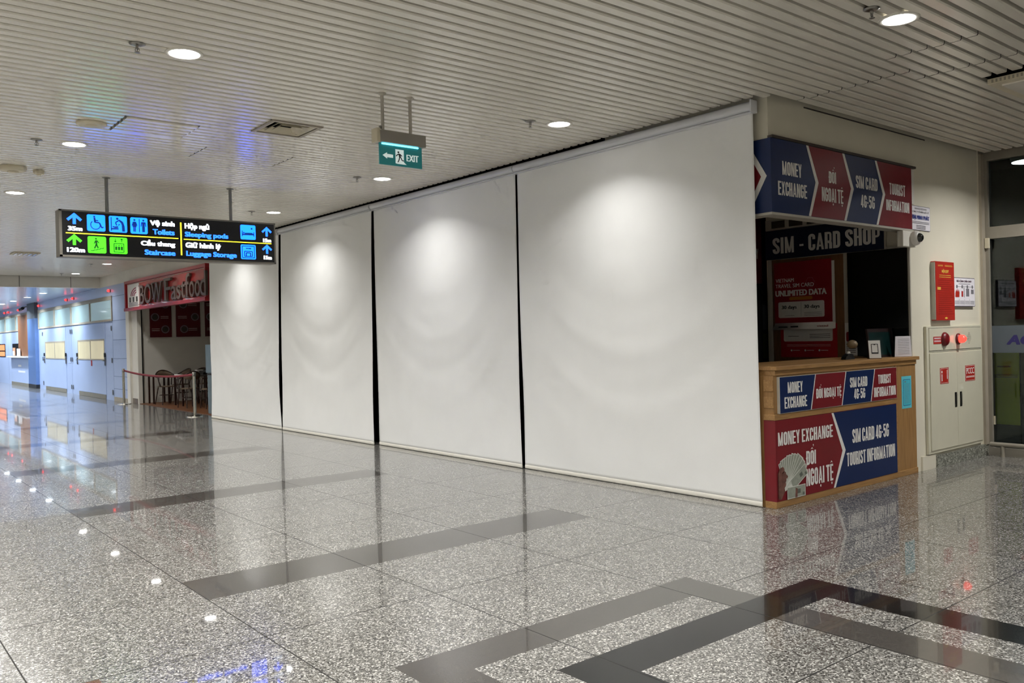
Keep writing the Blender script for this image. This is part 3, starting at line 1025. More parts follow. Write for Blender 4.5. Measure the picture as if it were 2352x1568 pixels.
# side return: red with white arrow outline
fs_ = side(6.362)
b = MB(); prism(b, fs_, [(-4.312, 2.875), (-4.452, 3.12), (-4.60, 3.12), (-4.60, 2.63), (-4.452, 2.63)], 0.0, 0.001)
b.build('red_panel', M_red, t)
b = MB(); prism(b, fs_, [(-4.255, 2.875), (-4.40, 3.12), (-4.452, 3.12), (-4.312, 2.875), (-4.452, 2.63), (-4.40, 2.63)], 0.001, 0.002)
b.build('arrow_band', M_white, t)
MB().box(6.375, 8.985, yF - 0.012, YW, 3.20, 3.222).build('top_ledge', M_trimdark, t)
b = MB(); b.box(6.358, 8.90, yF - 0.003, YW + 0.1, 2.538, 2.559); b.box(6.358, 6.50, YW + 0.1, 4.62, 2.538, 2.559); b.build('bottom_trim', M_trimlight, t)
MB().box(8.901, 8.985, yF + 0.012, YW, 2.83, 3.197).build('end_trim', M_wallw, t)

# ------------------------------------------------------------------ booth counter
YC = 4.225
t = thing('service_counter', 'oak-clad booth counter with blue and red money exchange panels', 'counter', (7.65, 4.5, 0))
MB().box(6.362, 8.95, YC + 0.012, 4.85, 0.0, 1.147).build('body', M_woodv, t)
b = MB()
b.box(6.362, 8.985, YC - 0.02, 4.90, 1.192, 1.228)
b.box(6.375, 8.955, YC, 4.88, 1.147, 1.192)
b.build('countertop', M_wood, t, bevel=0.004)
MB().box(6.345, 8.515, YC - 0.006, 4.335, 0.762, 0.812).build('rail', M_wood, t, bevel=0.003)
MB().box(6.350, 8.945, YC - 0.002, 4.335, 0.0, 0.058).build('plinth', M_wood, t, bevel=0.002)
b = MB()
for z in (0.865, 1.01): b.box(6.352, 6.362, YC + 0.012, 4.335, z, z + 0.10)
b.build('side_plank', M_wood, t, bevel=0.004)
b = MB(); b.box(8.50, 8.53, YC + 0.002, YC + 0.012, 0.06, 1.147); b.build('corner_post', M_wood, t)
# upper sign strip
f = front(YC)
s_ = MB(); s_.box(6.412, 8.49, YC - 0.014, YC + 0.012, 0.816, 1.134); u_board = s_.build('upper_sign', M_trimlight, t)
f1 = front(YC - 0.014)
u0, u1, v0, v1 = 6.418, 8.486, 0.820, 1.131
divs = [(6.982, 6.900), (7.508, 7.427), (8.048, 7.966)]
L_ = [(u0, u0)] + divs + [(u1, u1)]
for k in range(4):
    (a, a2), (c, c2) = L_[k], L_[k + 1]
    o = prism(MB(), f1, [(a2, v0), (c2, v0), (c, v1), (a, v1)], 0.0, 0.0012).build('blue_panel' if k % 2 == 0 else 'red_panel', M_blue if k % 2 == 0 else M_red, u_board)
for (a, a2) in divs:
    prism(MB(), f1, [(a2 - 0.006, v0), (a2 + 0.006, v0), (a + 0.006, v1), (a - 0.006, v1)], 0.0012, 0.0022).build('white_rule', M_white, u_board)
for s, a, c, d, e in (('MONEY', 6.534, 6.769, 0.988, 1.084), ('EXCHANGE', 6.481, 6.834, 0.856, 0.955), ('ĐỔI NGOẠI TỆ', 6.982, 7.418, 0.893, 1.038),
                      ('SIM CARD', 7.575, 7.90, 0.975, 1.071), ('4G-5G', 7.645, 7.854, 0.862, 0.96), ('TOURIST', 8.111, 8.369, 0.981, 1.072), ('INFORMATION', 8.025, 8.462, 0.855, 0.95)):
    block(MB(), f1, s, a, c, d, e, 0.0024).build('lettering', M_white, u_board)
# lower sign
s_ = MB(); s_.box(6.352, 8.492, YC - 0.004, YC + 0.012, 0.060, 0.760); s_.box(6.352, 6.362, YC + 0.012, 4.335, 0.060, 0.760)
l_board = s_.build('lower_sign', M_red, t)
f2 = front(YC - 0.004)
prism(MB(), f2, [(7.29, 0.758), (7.49, 0.393), (7.30, 0.062), (8.490, 0.062), (8.490, 0.758)], 0.0, 0.0012).build('blue_panel', M_blue, l_board)
prism(MB(), f2, [(7.255, 0.758), (7.435, 0.393), (7.268, 0.062), (7.30, 0.062), (7.49, 0.393), (7.29, 0.758)], 0.0012, 0.0022).build('arrow_band', M_white, l_board)
for s, a, c, d, e in (('MONEY EXCHANGE', 6.386, 7.269, 0.538, 0.655), ('ĐỔI', 6.81, 6.975, 0.324, 0.505), ('NGOẠI TỆ', 6.81, 7.261, 0.105, 0.32),
                      ('SIM CARD 4G-5G', 7.616, 8.323, 0.443, 0.575), ('TOURIST INFORMATION', 7.506, 8.441, 0.233, 0.36)):
    block(MB(), f2, s, a, c, d, e, 0.0024).build('lettering', M_white, l_board)
# printed picture: hand holding fanned banknotes
pic = MB()
def note(u, v, ang, L, W, w, m):
    a = math.radians(ang)
    d = (math.cos(a), math.sin(a)); n_ = (-d[1], d[0])
    def q(x, y): return (u + d[0] * x + n_[0] * y, v + d[1] * x + n_[1] * y)
    pic.slot = 1; prism(pic, f2, [q(0, -W / 2), (q(L, -W / 2)), q(L, W / 2), q(0, W / 2)], w, w + 0.0002)
    pic.slot = 0; k = 0.006; prism(pic, f2, [q(k, -W / 2 + k), q(L - k, -W / 2 + k), q(L - k, W / 2 - k), q(k, W / 2 - k)], w + 0.0002, w + 0.0004)
    pic.slot = 2; prism(pic, f2, [q(L * .55, -W * .18), q(L * .72, -W * .18), q(L * .72, W * .18), q(L * .55, W * .18)], w + 0.0004, w + 0.0005)
    pic.slot = 2; prism(pic, f2, [q(L * .84, -W * .40), q(L * .93, -W * .40), q(L * .93, -W * .15), q(L * .84, -W * .15)], w + 0.0004, w + 0.0005)
pic.slot = 3
prism(pic, f2, [(6.37, 0.09), (6.42, 0.07), (6.48, 0.14), (6.50, 0.24), (6.53, 0.28), (6.54, 0.32), (6.48, 0.36), (6.45, 0.34), (6.42, 0.355), (6.37, 0.30)], 0.0012, 0.0014)
for k, (ang, L) in enumerate(((112, .30), (106, .31), (100, .31), (94, .31), (88, .32), (81, .32), (74, .33), (66, .33), (58, .34), (50, .33), (40, .32), (28, .30))):
    note(6.53 + 0.004 * k, 0.155 + 0.002 * k, ang, L * 0.88, 0.105, 0.0016 + k * 0.0005, 0)
note(6.50, 0.115, 0, 0.285, 0.105, 0.0080, 0)
pic.slot = 3      # knuckles and thumb closing on the notes
for (a, c, rr) in ((6.43, 0.325, .030), (6.455, 0.285, .030), (6.46, 0.24, .028), (6.455, 0.20, .026)):
    disc(pic, f2, a, c, rr, 0.0083, 0.0086 + 0.0004 * rr * 100)
prism(pic, f2, [(6.372, 0.08), (6.43, 0.10), (6.475, 0.20), (6.44, 0.345), (6.40, 0.35), (6.372, 0.31)], 0.0082, 0.0084)
seg(pic, f2, 6.44, 0.30, 6.505, 0.255, 0.028, 0.0105, 0.0108)
pic.slot = 3
prism(pic, f2, [(6.62, 0.065), (6.655, 0.065), (6.66, 0.14), (6.63, 0.15)], 0.0086, 0.0088)
pic.build('banknote_picture', [M_note, M_note2, M_note3, M_skin], l_board)

# turquoise notice
t = thing('notice', 'turquoise paper notice taped to the right end of the counter', 'notice', (8.75, YC + 0.005, 0.69))
f3 = front(YC + 0.011)
rect(MB(), f3, 8.642, 8.852, 0.694, 1.028, 0, 0.001).build('sheet', M_cyan2, t)
b = MB(); rrect(b, f3, 8.672, 8.83, 0.722, 0.995, 0.012, 0.001, 0.0016); b.build('border', M_blueink, t)
b = MB(); rrect(b, f3, 8.677, 8.825, 0.727, 0.990, 0.010, 0.0016, 0.0022); b.build('text_area', M_cyan, t)
b = MB(); hlines(b, f3, 8.695, 8.81, [0.75 + 0.014 * k for k in range(15)], 0.003, 0.0022, 0.0026); rect(b, f3, 8.70, 8.735, 0.965, 0.975, .0022, .0026); b.build('print', M_greyink, t)

# small camera dome on its box
t = thing('security_camera', 'white dome security camera under the right end of the fascia', 'camera', (8.80, 4.18, 2.40))
MB().box(8.64, 8.92, 4.185, YW, 2.37, 2.532).build('mounting_box', M_wallw, t, bevel=0.006)
MB().lathe([(0.072, 0.0), (0.078, -0.02), (0.070, -0.048), (0.052, -0.060)], (8.87, 4.185, 2.462), 28, axis='y').build('housing', M_white, t)
prof = [(0.05 * math.cos(math.radians(a)), -0.055 - 0.045 * math.sin(math.radians(a))) for a in range(0, 91, 15)]
MB().lathe([(max(r, 0.0005), h) for r, h in prof], (8.87, 4.185, 2.462), 24, axis='y').build('dome', mat('smoked_dome', '#16181a', rough=0.05, var=0, coat=1.0), t)

# ------------------------------------------------------------------ inside the booth
fi = side(8.903)
t = thing('shop_sign', 'dark navy board lettered SIM - CARD SHOP inside the booth', 'sign', (8.88, 5.18, 2.38))
MB().box(8.885, 8.903, 4.52, 5.985, 2.383, 2.73).build('board', mat('dark_navy_board', '#0c1836', rough=0.4, var=0.08), t)
fi2 = side(8.885)
for s, a, c in (('SIM', 5.884, 5.599), ('-', 5.525, 5.473), ('CARD', 5.41, 5.014), ('SHOP', 4.955, 4.557)):
    if s == '-': rect(MB(), fi2, -a, -c, 2.511, 2.534, 0.0, 0.0012).build('lettering', M_white, t)
    else: block(MB(), fi2, s, -a, -c, 2.447, 2.638, 0.001).build('lettering', M_white, t)
t = thing('picture_strip', 'pale strip of four small dark pictures above the inner shop sign', 'picture strip', (8.89, 5.4, 2.735))
MB().box(8.893, 8.903, 4.75, 5.985, 2.735, 2.86).build('board', M_trimlight, t)
for k in range(4):
    rect(MB(), side(8.893), -5.90 + k * 0.235, -5.72 + k * 0.235, 2.755, 2.84, 0, 0.001).build('picture', M_trimdark, t)
t = thing('wooden_door_frame', 'brown wooden upright frame behind the red data posters', 'door frame', (8.89, 5.45, 0))
b = MB()
b.box(8.887, 8.903, 4.985, 5.085, 0.0, 2.375); b.build('stile', M_wood_mid, t)
MB().box(8.887, 8.903, 5.84, 5.90, 0.0, 2.375).build('stile', M_wood_mid, t)
MB().box(8.893, 8.903, 5.085, 5.84, 0.0, 2.375).build('panel', M_wood_mid, t)
MB().box(8.885, 8.903, 5.905, 5.96, 0.0, 2.375).build('edge_strip', M_trimlight, t)

def poster_print(fr, t, a, c, zt, zb, red, upper=True):
    """a > c are Y limits"""
    u0, u1 = -a, -c
    rect(MB(), fr, u0, u1, zb, zt, 0.0, 0.001).build('sheet', red, t)
    return u0, u1
M_prt = mat('poster_red', '#8c1620', rough=0.4, var=0.06)
t = thing('data_poster', 'upper red poster reading UNLIMITED DATA, bottom edge curling forward', 'poster', (8.87, 5.48, 1.54))
f4 = side(8.872)
rect(MB(), f4, -5.865, -5.12, 1.62, 2.335, 0, 0.001).build('sheet', M_prt, t)
b = MB()
rect(b, f4, -5.12, -5.085, 1.545, 2.31, 0, 0.001)
pts = []
b.build('white_edge', M_white, t)
b = MB()   # curled white lower edge
N = 10
vs_ = []
for i in range(N + 1):
    a = i / N
    z = 1.625 - 0.085 * a
    x = 8.872 - 0.03 * a * a
    vs_ += [(x, 5.885 - 0.02 * (1 - a), z), (x, 5.085, z)]
b.add(vs_, [(2 * i, 2 * i + 1, 2 * i + 3, 2 * i + 2) for i in range(N)], True)
b.build('curled_edge', M_white, t, solid=0.001)
letters(MB(), f4, 'VIETNAM', -5.844, -5.601, 2.10, 2.145, 0.0015, bold=0.003).build('lettering', M_white, t)
letters(MB(), f4, 'TRAVEL SIM CARD', -5.848, -5.344, 2.035, 2.08, 0.0015, bold=0.003).build('lettering', M_white, t)
letters(MB(), f4, 'UNLIMITED DATA', -5.852, -5.185, 1.935, 2.005, 0.0015, bold=0.010, vb=0.004).build('lettering', M_white, t)
rrect(MB(), f4, -5.665, -5.365, 1.885, 1.925, 0.018, 0.001, 0.002).build('orange_pill', mat('orange_print', '#b0701e', rough=0.5), t)
b = MB(); rrect(b, f4, -5.815, -5.217, 1.68, 1.868, 0.02, 0.001, 0.002); wb = b.build('white_box', M_white, t)
for u in (-5.77, -5.475):
    letters(MB(), f4, '30 days', u, u + 0.20, 1.772, 1.825, 0.0022, bold=0.005).build('lettering', M_ink, wb)
b = MB(); hlines(b, f4, -5.475, -5.25, [1.70, 1.717, 1.734], 0.004, 0.002, 0.0025); hlines(b, f4, -5.73, -5.60, [1.705], 0.004, 0.002, 0.0025); rect(b, f4, -5.516, -5.513, 1.69, 1.86, .002, .0025); b.build('small_print', M_greyink, wb)
f5 = side(8.845)
letters(MB(), f5, 'viettel', -5.30, -5.16, 1.565, 1.588, 0.002, bold=0.002).build('lettering', M_prt, t)
b = MB(); rect(b, f5, -5.80, -5.68, 1.565, 1.577, 0.002, 0.003); rect(b, f5, -5.64, -5.54, 1.565, 1.582, 0.002, 0.003); b.build('small_print', M_ink, t)
ring(MB(), f4, -5.39, 2.08, 0.055, 0.060, 0.001, 0.0015, n=6, ky=1.1).build('hexagon_outline', mat('pink_print', '#b0606a', rough=0.5), t)

t = thing('data_poster', 'lower red poster, coloured brighter as if lit, partly covered by the curling one', 'poster', (8.885, 5.44, 1.215))
f6 = side(8.886)
rect(MB(), f6, -5.80, -5.075, 1.215, 1.60, 0, 0.001).build('sheet', mat('poster_red_lit', '#a81a22', rough=0.4, var=0.05), t)  # brighter red carries the light that reaches the lower poster
b = MB(); rrect(b, f6, -5.76, -5.13, 1.40, 1.56, 0.02, 0.001, 0.002); wb = b.build('white_box', M_white, t)
b = MB(); hlines(b, f6, -5.42, -5.16, [1.44, 1.46, 1.48], 0.005, 0.002, 0.0025); hlines(b, f6, -5.70, -5.56, [1.46], 0.005, 0.002, 0.0025); b.build('small_print', M_ink, wb)
b = MB()
hlines(b, f6, -5.72, -5.16, [1.345, 1.36], 0.003, 0.001, 0.0015)
for u in (-5.66, -5.48, -5.30):
    disc(b, f6, u, 1.295, 0.012, 0.001, 0.0015); hlines(b, f6, u + 0.02, u + 0.11, [1.295], 0.006, 0.001, 0.0015)
b.build('print', M_white, t)

t = thing('window_panel', 'tall black glossy pane on the right inner side of the booth', 'glass panel', (8.87, 4.6, 1.23))
b = MB(); b.box(8.868, 8.884, 4.262, 4.93, 1.33, 2.375); b.box(8.868, 8.884, 4.262, 4.83, 1.229, 1.33)
b.build('pane', mat('black_glossy_pane', '#0b0d0b', rough=0.12, var=0.1), t)
MB().box(8.884, 8.902, 4.24, 4.50, 1.229, 2.40).build('frame', M_trimlight, t)
MB().box(8.887, 8.903, 4.93, 4.985, 1.60, 2.375).build('edge_strip', M_trimlight, t)
t = thing('notice', 'pale printed notice with red emblem half hidden behind the black pane', 'notice', (8.886, 4.93, 1.229))
rect(MB(), side(8.889), -4.985, -4.80, 1.24, 1.60, 0, 0.001).build('sheet', M_white, t)
b = MB(); hlines(b, side(8.889), -4.97, -4.86, [1.27, 1.29, 1.31, 1.33, 1.36], 0.006, 0.001, 0.0015); b.build('print', M_ink, t)
rrect(MB(), side(8.889), -4.97, -4.87, 1.39, 1.50, 0.02, 0.001, 0.0015).build('emblem', M_prt, t)

t = thing('copy_sign', 'dark red board with the letters PY at the back left of the booth', 'sign', (8.7, 6.19, 1.229))
fb = front(6.185)
MB().box(7.9, 9.10, 6.186, 6.205, 2.12, 2.95).build('board', M_red, t)
block(MB(), fb, 'PY', 8.905, 9.03, 2.42, 2.55, 0.001).build('lettering', M_white, t)
MB().box(7.9, 9.10, 6.17, 6.205, 1.25, 2.10).build('lower_panel', M_dark, t)
t = thing('display_cabinet', 'unlit display cabinet with greenish lower pane at the booth rear', 'cabinet', (8.9, 6.15, 0))
MB().box(8.5, 8.99, 6.03, 6.165, 0, 1.9).build('body', M_dark, t)
rect(MB(), front(6.03), 8.86, 8.98, 1.2, 1.5, 0, 0.002).build('green_pane', mat('dull_green_pane', '#3a4418', rough=0.4), t)
rect(MB(), front(6.03), 8.86, 8.98, 1.55, 1.85, 0, 0.002).build('grey_pane', mat('dull_grey_pane', '#3c4246', rough=0.4), t)

# things on the counter
CT = 1.229
def leaning(name, u0, u1, y, h, lean, th, m, parent, du=0.0):
    vs_ = [(u0, y, CT), (u1, y, CT), (u1, y + th, CT), (u0, y + th, CT),
           (u0 + du, y + lean, CT + h), (u1 - du, y + lean, CT + h), (u1 - du, y + lean + th, CT + h), (u0 + du, y + lean + th, CT + h)]
    return MB().add(vs_, [(0, 3, 2, 1), (4, 5, 6, 7), (0, 1, 5, 4), (1, 2, 6, 5), (2, 3, 7, 6), (3, 0, 4, 7)]).build(name, m, parent)
def lean_frame(y, h, lean):
    up = Vector((0, lean, h)).normalized()
    n_ = Vector((0, -h, lean)).normalized()
    return Fr((0, y, CT), (1, 0, 0), up, n_)
t = thing('card_stand', 'small white tabletop card stand showing a phone outline on the counter', 'card stand', (8.195, 4.275, CT))
def turned(cx, cy, ang, tilt):
    a = math.radians(ang)
    rt = Vector((math.cos(a), -math.sin(a), 0)); bk = Vector((math.sin(a), math.cos(a), 0))
    up = (Vector((0, 0, 1)) * math.cos(tilt) + bk * math.sin(tilt)).normalized()
    return Fr((cx, cy, CT), rt, up, rt.cross(up))
fr_ = turned(8.195, 4.275, 42, 0.16)
rect(MB(), fr_, -0.058, 0.058, 0.003, 0.185, -0.004, 0.0).build('card', M_white, t)
b = MB()
for a in ((-.034, -.028, .05, .15), (.028, .034, .05, .15), (-.034, .034, .144, .15), (-.034, .034, .05, .064)): rect(b, fr_, a[0], a[1], a[2], a[3], 0.0005, 0.0012)
rect(b, fr_, -.008, .008, .138, .146, 0.0005, 0.0012)
b.build('phone_outline', M_ink, t)
fb_ = turned(8.195, 4.275, 42, 0.0)
b = MB(); prism(b, Fr(fb_.o, fb_.r, fb_.n * -1, Vector((0, 0, 1))), [(-.058, -.01), (.058, -.01), (.058, .07), (-.058, .07)], 0.0, 0.006); b.build('base', M_wood_mid, t)
t = thing('computer_monitor', 'dark monitor with a dim teal screen behind the white card stand', 'monitor', (8.55, 4.46, CT))
leaning('casing', 8.33, 8.84, 4.40, 0.30, 0.03, 0.02, mat('dark_maroon_casing', '#1d0c0c', rough=0.4), t, du=0.0)
fr_ = lean_frame(4.40, 0.30, 0.03)
rect(MB(), fr_, 8.35, 8.80, 0.025, 0.265, 0.0006, 0.0014).build('screen', M_green_dim, t)
MB().box(8.50, 8.72, 4.43, 4.56, CT, CT + 0.008).build('foot', M_dark, t)
t = thing('paper_sheet', 'white printed paper sheet standing at the right end of the counter', 'paper', (8.80, 4.36, CT))
fr_ = turned(8.79, 4.275, 38, 0.06)
prism(MB(), fr_, [(-.098, 0.002), (.082, 0.002), (.078, 0.215), (-.082, 0.215)], -0.003, 0.0).build('sheet', M_paper, t)
b = MB(); hlines(b, fr_, -.06, .06, [0.03 + 0.017 * k for k in range(10)], 0.0025, 0.0005, 0.001); b.build('print', M_greyink, t)
t = thing('desk_lamp', 'dim tan shaded desk lamp behind the white card stand', 'lamp', (8.18, 4.52, CT))
MB().lathe([(0.06, 0), (0.06, 0.008), (0.01, 0.014)], (8.16, 4.54, CT), 24).build('base', M_dark, t)
MB().tube([(8.16, 4.54, CT + 0.01), (8.14, 4.54, CT + 0.07), (8.15, 4.53, CT + 0.12), (8.17, 4.52, CT + 0.15)], 0.004, 8).build('stem', M_chromed, t)
prof = [(0.052 * math.cos(math.radians(a)), 0.045 * math.sin(math.radians(a))) for a in range(-60, 91, 15)]
MB().lathe([(max(r, 0.0005), h) for r, h in prof], (8.18, 4.51, CT + 0.145), 24).build('shade', M_tan, t)
t = thing('tape_dispenser', 'low dark tape dispenser lying left of the card stand', 'tape dispenser', (7.95, 4.45, CT))
b = MB(); b.add([(7.88, 4.42, CT), (8.06, 4.42, CT), (8.03, 4.42, CT + 0.05), (7.97, 4.42, CT + 0.06), (7.90, 4.42, CT + 0.03),
                 (7.88, 4.47, CT), (8.06, 4.47, CT), (8.03, 4.47, CT + 0.05), (7.97, 4.47, CT + 0.06), (7.90, 4.47, CT + 0.03)],
                [(0, 1, 2, 3, 4), (9, 8, 7, 6, 5), (0, 5, 6, 1), (1, 6, 7, 2), (2, 7, 8, 3), (3, 8, 9, 4), (4, 9, 5, 0)])
b.build('body', M_dark, t)
MB().lathe([(0.02, -0.01), (0.024, -0.01), (0.024, 0.01), (0.02, 0.01)], (7.985, 4.445, CT + 0.055), 20, axis='y').build('roll', M_trimlight, t)

# plaque beside the fascia
t = thing('company_plaque', 'small white company plaque with blue lettering right of the fascia', 'plaque', (9.14, YW, 2.56))
f = front(YW)
b = MB(); rrect(b, f, 8.93, 9.375, 2.565, 2.825, 0.012, 0, 0.008); b.build('plate', M_greyink, t)
b = MB(); rrect(b, f, 8.936, 9.369, 2.571, 2.819, 0.010, 0.008, 0.010); b.build('face', M_paper, t)
letters(MB(), f, 'ĐẠI MINH PHÁT', 8.96, 9.35, 2.67, 2.735, 0.011, bold=0.010, vb=0.003).build('lettering', M_blueink, t)
b = MB(); hlines(b, f, 9.02, 9.29, [2.80, 2.79], 0.004, 0.010, 0.0115); letters(b, f, 'CÔNG TY CỔ PHẦN QUỐC TẾ', 8.97, 9.34, 2.75, 2.778, 0.0105, bold=0.003)
hlines(b, f, 8.965, 9.345, [2.655, 2.64], 0.005, 0.010, 0.0115); hlines(b, f, 9.05, 9.26, [2.615, 2.60, 2.585], 0.006, 0.010, 0.0115); b.build('small_print', M_ink, t)

# ------------------------------------------------------------------ fire wall
t = thing('fire_rules_board', 'tall red fire rules box sign on the wall above the cabinet', 'sign', (9.6, YW, 1.6))
MB().box(9.375, 9.83, YW - 0.055, YW, 1.60, 2.245).build('box', M_firered, t, bevel=0.004)
MB().box(9.368, 9.375, YW - 0.05, YW, 1.61, 2.235).build('side_edge', M_trimlight, t)
f = front(YW - 0.055)
letters(MB(), f, 'NỘI QUY', 9.52, 9.69, 2.115, 2.165, 0.001, bold=0.006).build('lettering', M_gold, t)
b = MB(); hlines(b, f, 9.46, 9.74, [2.095, 2.075], 0.006, 0.0005, 0.001); hlines(b, f, 9.43, 9.55, [2.205, 2.195], 0.004, 0.0005, 0.001); hlines(b, f, 9.60, 9.78, [2.205, 2.195], 0.004, 0.0005, 0.001)
rect(b, f, 9.41, 9.49, 1.935, 1.965, 0.0005, 0.001); disc(b, f, 9.61, 1.625, 0.035, 0.0005, 0.001, ry=0.012); b.build('print', M_gold, t)
b = MB()
for k in range(17):
    hlines(b, f, 9.43 if not 1.93 < 2.04 - k * 0.023 < 1.97 else 9.51, 9.80 - 0.03 * ((k * 7) % 4), [2.04 - k * 0.023], 0.006, 0.0005, 0.001)
b.build('small_print', mat('dim_red_print', '#8a2018', rough=0.5), t)
t = thing('fire_notice_board', 'small white fire instruction board right of the red box sign', 'sign', (10.14, YW, 1.75))
b = MB(); rrect(b, front(YW), 9.865, 10.42, 1.755, 2.083, 0.014, 0, 0.03); b.build('backing', mat('grey_purple_frame', '#6b6470', rough=0.5), t)
f = front(YW - 0.03)
b = MB(); rrect(b, f, 9.873, 10.412, 1.763, 2.075, 0.012, 0, 0.002); b.build('face', M_paper, t)
letters(MB(), f, 'TIÊU LỆNH CHỮA CHÁY', 9.93, 10.33, 2.025, 2.06, 0.003, bold=0.006).build('lettering', mat('dark_purple_ink', '#4a3040', rough=0.5), t)
b = MB(); hlines(b, f, 9.99, 10.29, [2.012], 0.006, 0.002, 0.003); hlines(b, f, 9.92, 10.38, [1.98], 0.004, 0.002, 0.003)
for u in (9.945, 10.08, 10.215, 10.345): disc(b, f, u, 1.98, 0.02, 0.002, 0.0032)
for k in range(4): hlines(b, f, 9.885 + k * 0.133, 9.995 + k * 0.133, [1.785, 1.80, 1.815], 0.006, 0.002, 0.003)
for k in range(3): rect(b, f, 10.0 + k * 0.133, 10.003 + k * 0.133, 1.775, 1.84, .002, .003)
rect(b, f, 10.18, 10.26, 1.87, 1.96, 0.002, 0.003); rect(b, f, 10.31, 10.38, 1.90, 1.95, 0.002, 0.003); rect(b, f, 10.12, 10.135, 1.86, 1.97, .002, .003)
b.build('print', M_greyink, t)
b = MB(); prism(b, f, [(9.90, 1.86), (10.0, 1.86), (10.01, 1.91), (9.99, 1.95), (9.975, 1.92), (9.96, 1.96), (9.945, 1.92), (9.925, 1.95), (9.905, 1.91)], 0.002, 0.003)
rect(b, f, 10.06, 10.10, 1.865, 1.93, 0.002, 0.003); b.build('red_pictures', M_firered, t)

t = thing('fire_hose_cabinet', 'ivory steel fire hose cabinet with two doors and alarm lamp', 'cabinet', (9.87, 4.22, 0.155))
b = MB(); b.box(9.185, 10.562, YW - 0.03, YW - 0.002, 0.160, 1.538); b.build('frame', M_cab, t, bevel=0.003)
yc = YW - 0.03
f = front(yc)
rect(MB(), f, 9.235, 10.55, 1.275, 1.515, 0.0, 0.006).build('top_panel', M_cab, t, bevel=0.002)
b = MB(); rect(b, f, 9.232, 10.553, 1.257, 1.261, 0, 0.001); rect(b, f, 9.232, 10.553, 1.516, 1.52, 0, 0.001); rect(b, f, 9.232, 10.553, 1.270, 1.274, 0, 0.001); b.build('shadow_line', M_gap, t)
for (a, c, hx, nm) in ((9.238, 9.888, 9.815, 'stk1'), (9.892, 10.55, 9.945, 'stk2')):
    d = rect(MB(), f, a, c, 0.195, 1.245, 0.0, 0.010).build('door', M_cab, t, bevel=0.002)
    h = MB(); rect(h, f, hx, hx + 0.048, 0.630, 0.795, 0.010, 0.013); hh = h.build('handle', M_dark, d)
    rect(MB(), f, hx + 0.014, hx + 0.040, 0.645, 0.780, 0.013, 0.019).build('pull_plate', M_chromed, hh)
    if nm == 'stk1':
        rect(MB(), f, 9.463, 9.67, 0.905, 1.08, 0.010, 0.0115).build('sticker', M_firered, d)
        b = MB()
        for q in ((9.475, 9.658, 1.069, 1.072), (9.475, 9.658, .913, .916), (9.475, 9.478, .913, 1.072), (9.655, 9.658, .913, 1.072)): rect(b, f, *q, 0.0115, 0.0122)
        rect(b, f, 9.497, 9.515, 0.935, 1.01, 0.0115, 0.0122); disc(b, f, 9.506, 1.035, 0.014, 0.0115, 0.0122); rect(b, f, 9.625, 9.64, 0.955, 1.055, .0115, .0122)
        b.build('sticker_print', M_white, d)
    else:
        rect(MB(), f, 10.092, 10.35, 0.903, 1.082, 0.010, 0.0115).build('sticker', M_firered, d)
        b = MB(); letters(b, f, 'PCCC', 10.12, 10.325, 0.985, 1.055, 0.0122, bold=0.005)
        hlines(b, f, 10.115, 10.33, [0.945, 0.957], 0.006, 0.0115, 0.0122)
        for q in ((10.10, 10.342, 1.072, 1.075), (10.10, 10.342, .910, .913), (10.10, 10.103, .910, 1.075), (10.339, 10.342, .910, 1.075)): rect(b, f, *q, 0.0115, 0.0122)
        b.build('sticker_print', M_white, d)
b = MB(); rect(b, f, 9.33, 9.54, 1.345, 1.425, 0.006, 0.009); s_ = b.build('alarm_sticker', M_firered, t)
b = MB(); hlines(b, f, 9.345, 9.50, [1.37, 1.38, 1.40, 1.41], 0.005, 0.009, 0.0096); b.build('sticker_print', M_paper, s_)
MB().lathe([(0.078, -0.006), (0.078, -0.02), (0.06, -0.042), (0.03, -0.052), (0.0005, -0.054)], (9.59, yc, 1.393), 32, axis='y').build('alarm_bell', M_deepred, t)
b = MB().lathe([(0.062, -0.006), (0.062, -0.02), (0.05, -0.03)], (9.93, yc, 1.39), 32, axis='y').build('lamp_base', M_deepred, t)
MB().lathe([(0.045, -0.03), (0.046, -0.05), (0.04, -0.075), (0.022, -0.095), (0.0005, -0.10)], (9.93, yc, 1.39), 24, axis='y').build('lamp_dome', M_redlamp, t)
b = MB()
for i in range(-4, 5):
    for j in range(-4, 5):
        if i * i + j * j <= 17: disc(b, f, 10.222 + i * 0.012, 1.394 + j * 0.015, 0.0035, 0.006, 0.0068, 6)
b.build('sounder_holes', M_gap, t)

# ------------------------------------------------------------------ glazed front at right
GX = 10.75
def bar(mb, y0, y1, z0, z1, x0=GX - 0.05, x1=GX + 0.05): mb.box(x0, x1, y0, y1, z0, z1)
b = MB()
bar(b, 4.17, 4.235, 0.0, CZ + 0.05)
bar(b, -6, 4.17, 2.55, 2.69)
bar(b, -6, 4.17, 0.0, 0.09)
bar(b, -6, 4.17, 3.47, CZ + 0.05)
for y in (1.6, -1.0, -3.6): bar(b, y - 0.035, y + 0.035, 0.09, 3.47)
b.box(10.72, 10.80, 4.235, 4.5, 0, CZ + 0.05)
fw = struct(b.build('window_1', M_frame))
yy = [4.17, 1.635, 1.565, -0.965, -1.035, -3.565, -3.635, -6.0]
for a, c in ((4.17, 1.635), (1.565, -0.965), (-1.035, -3.565), (-3.635, -6.0)):
    for z0, z1 in ((0.09, 2.55), (2.69, 3.47)):
        MB().box(GX - 0.004, GX + 0.004, c, a, z0, z1).build('pane', M_glass, fw)
t = thing('glass_lettering_band', 'grey frosted band with indigo letters AC across the glass front', 'window film', (GX - 0.006, 3.0, 1.2))
MB().box(GX - 0.0062, GX - 0.0045, 1.64, 4.168, 1.207, 1.525).build('film', M_frost, t)
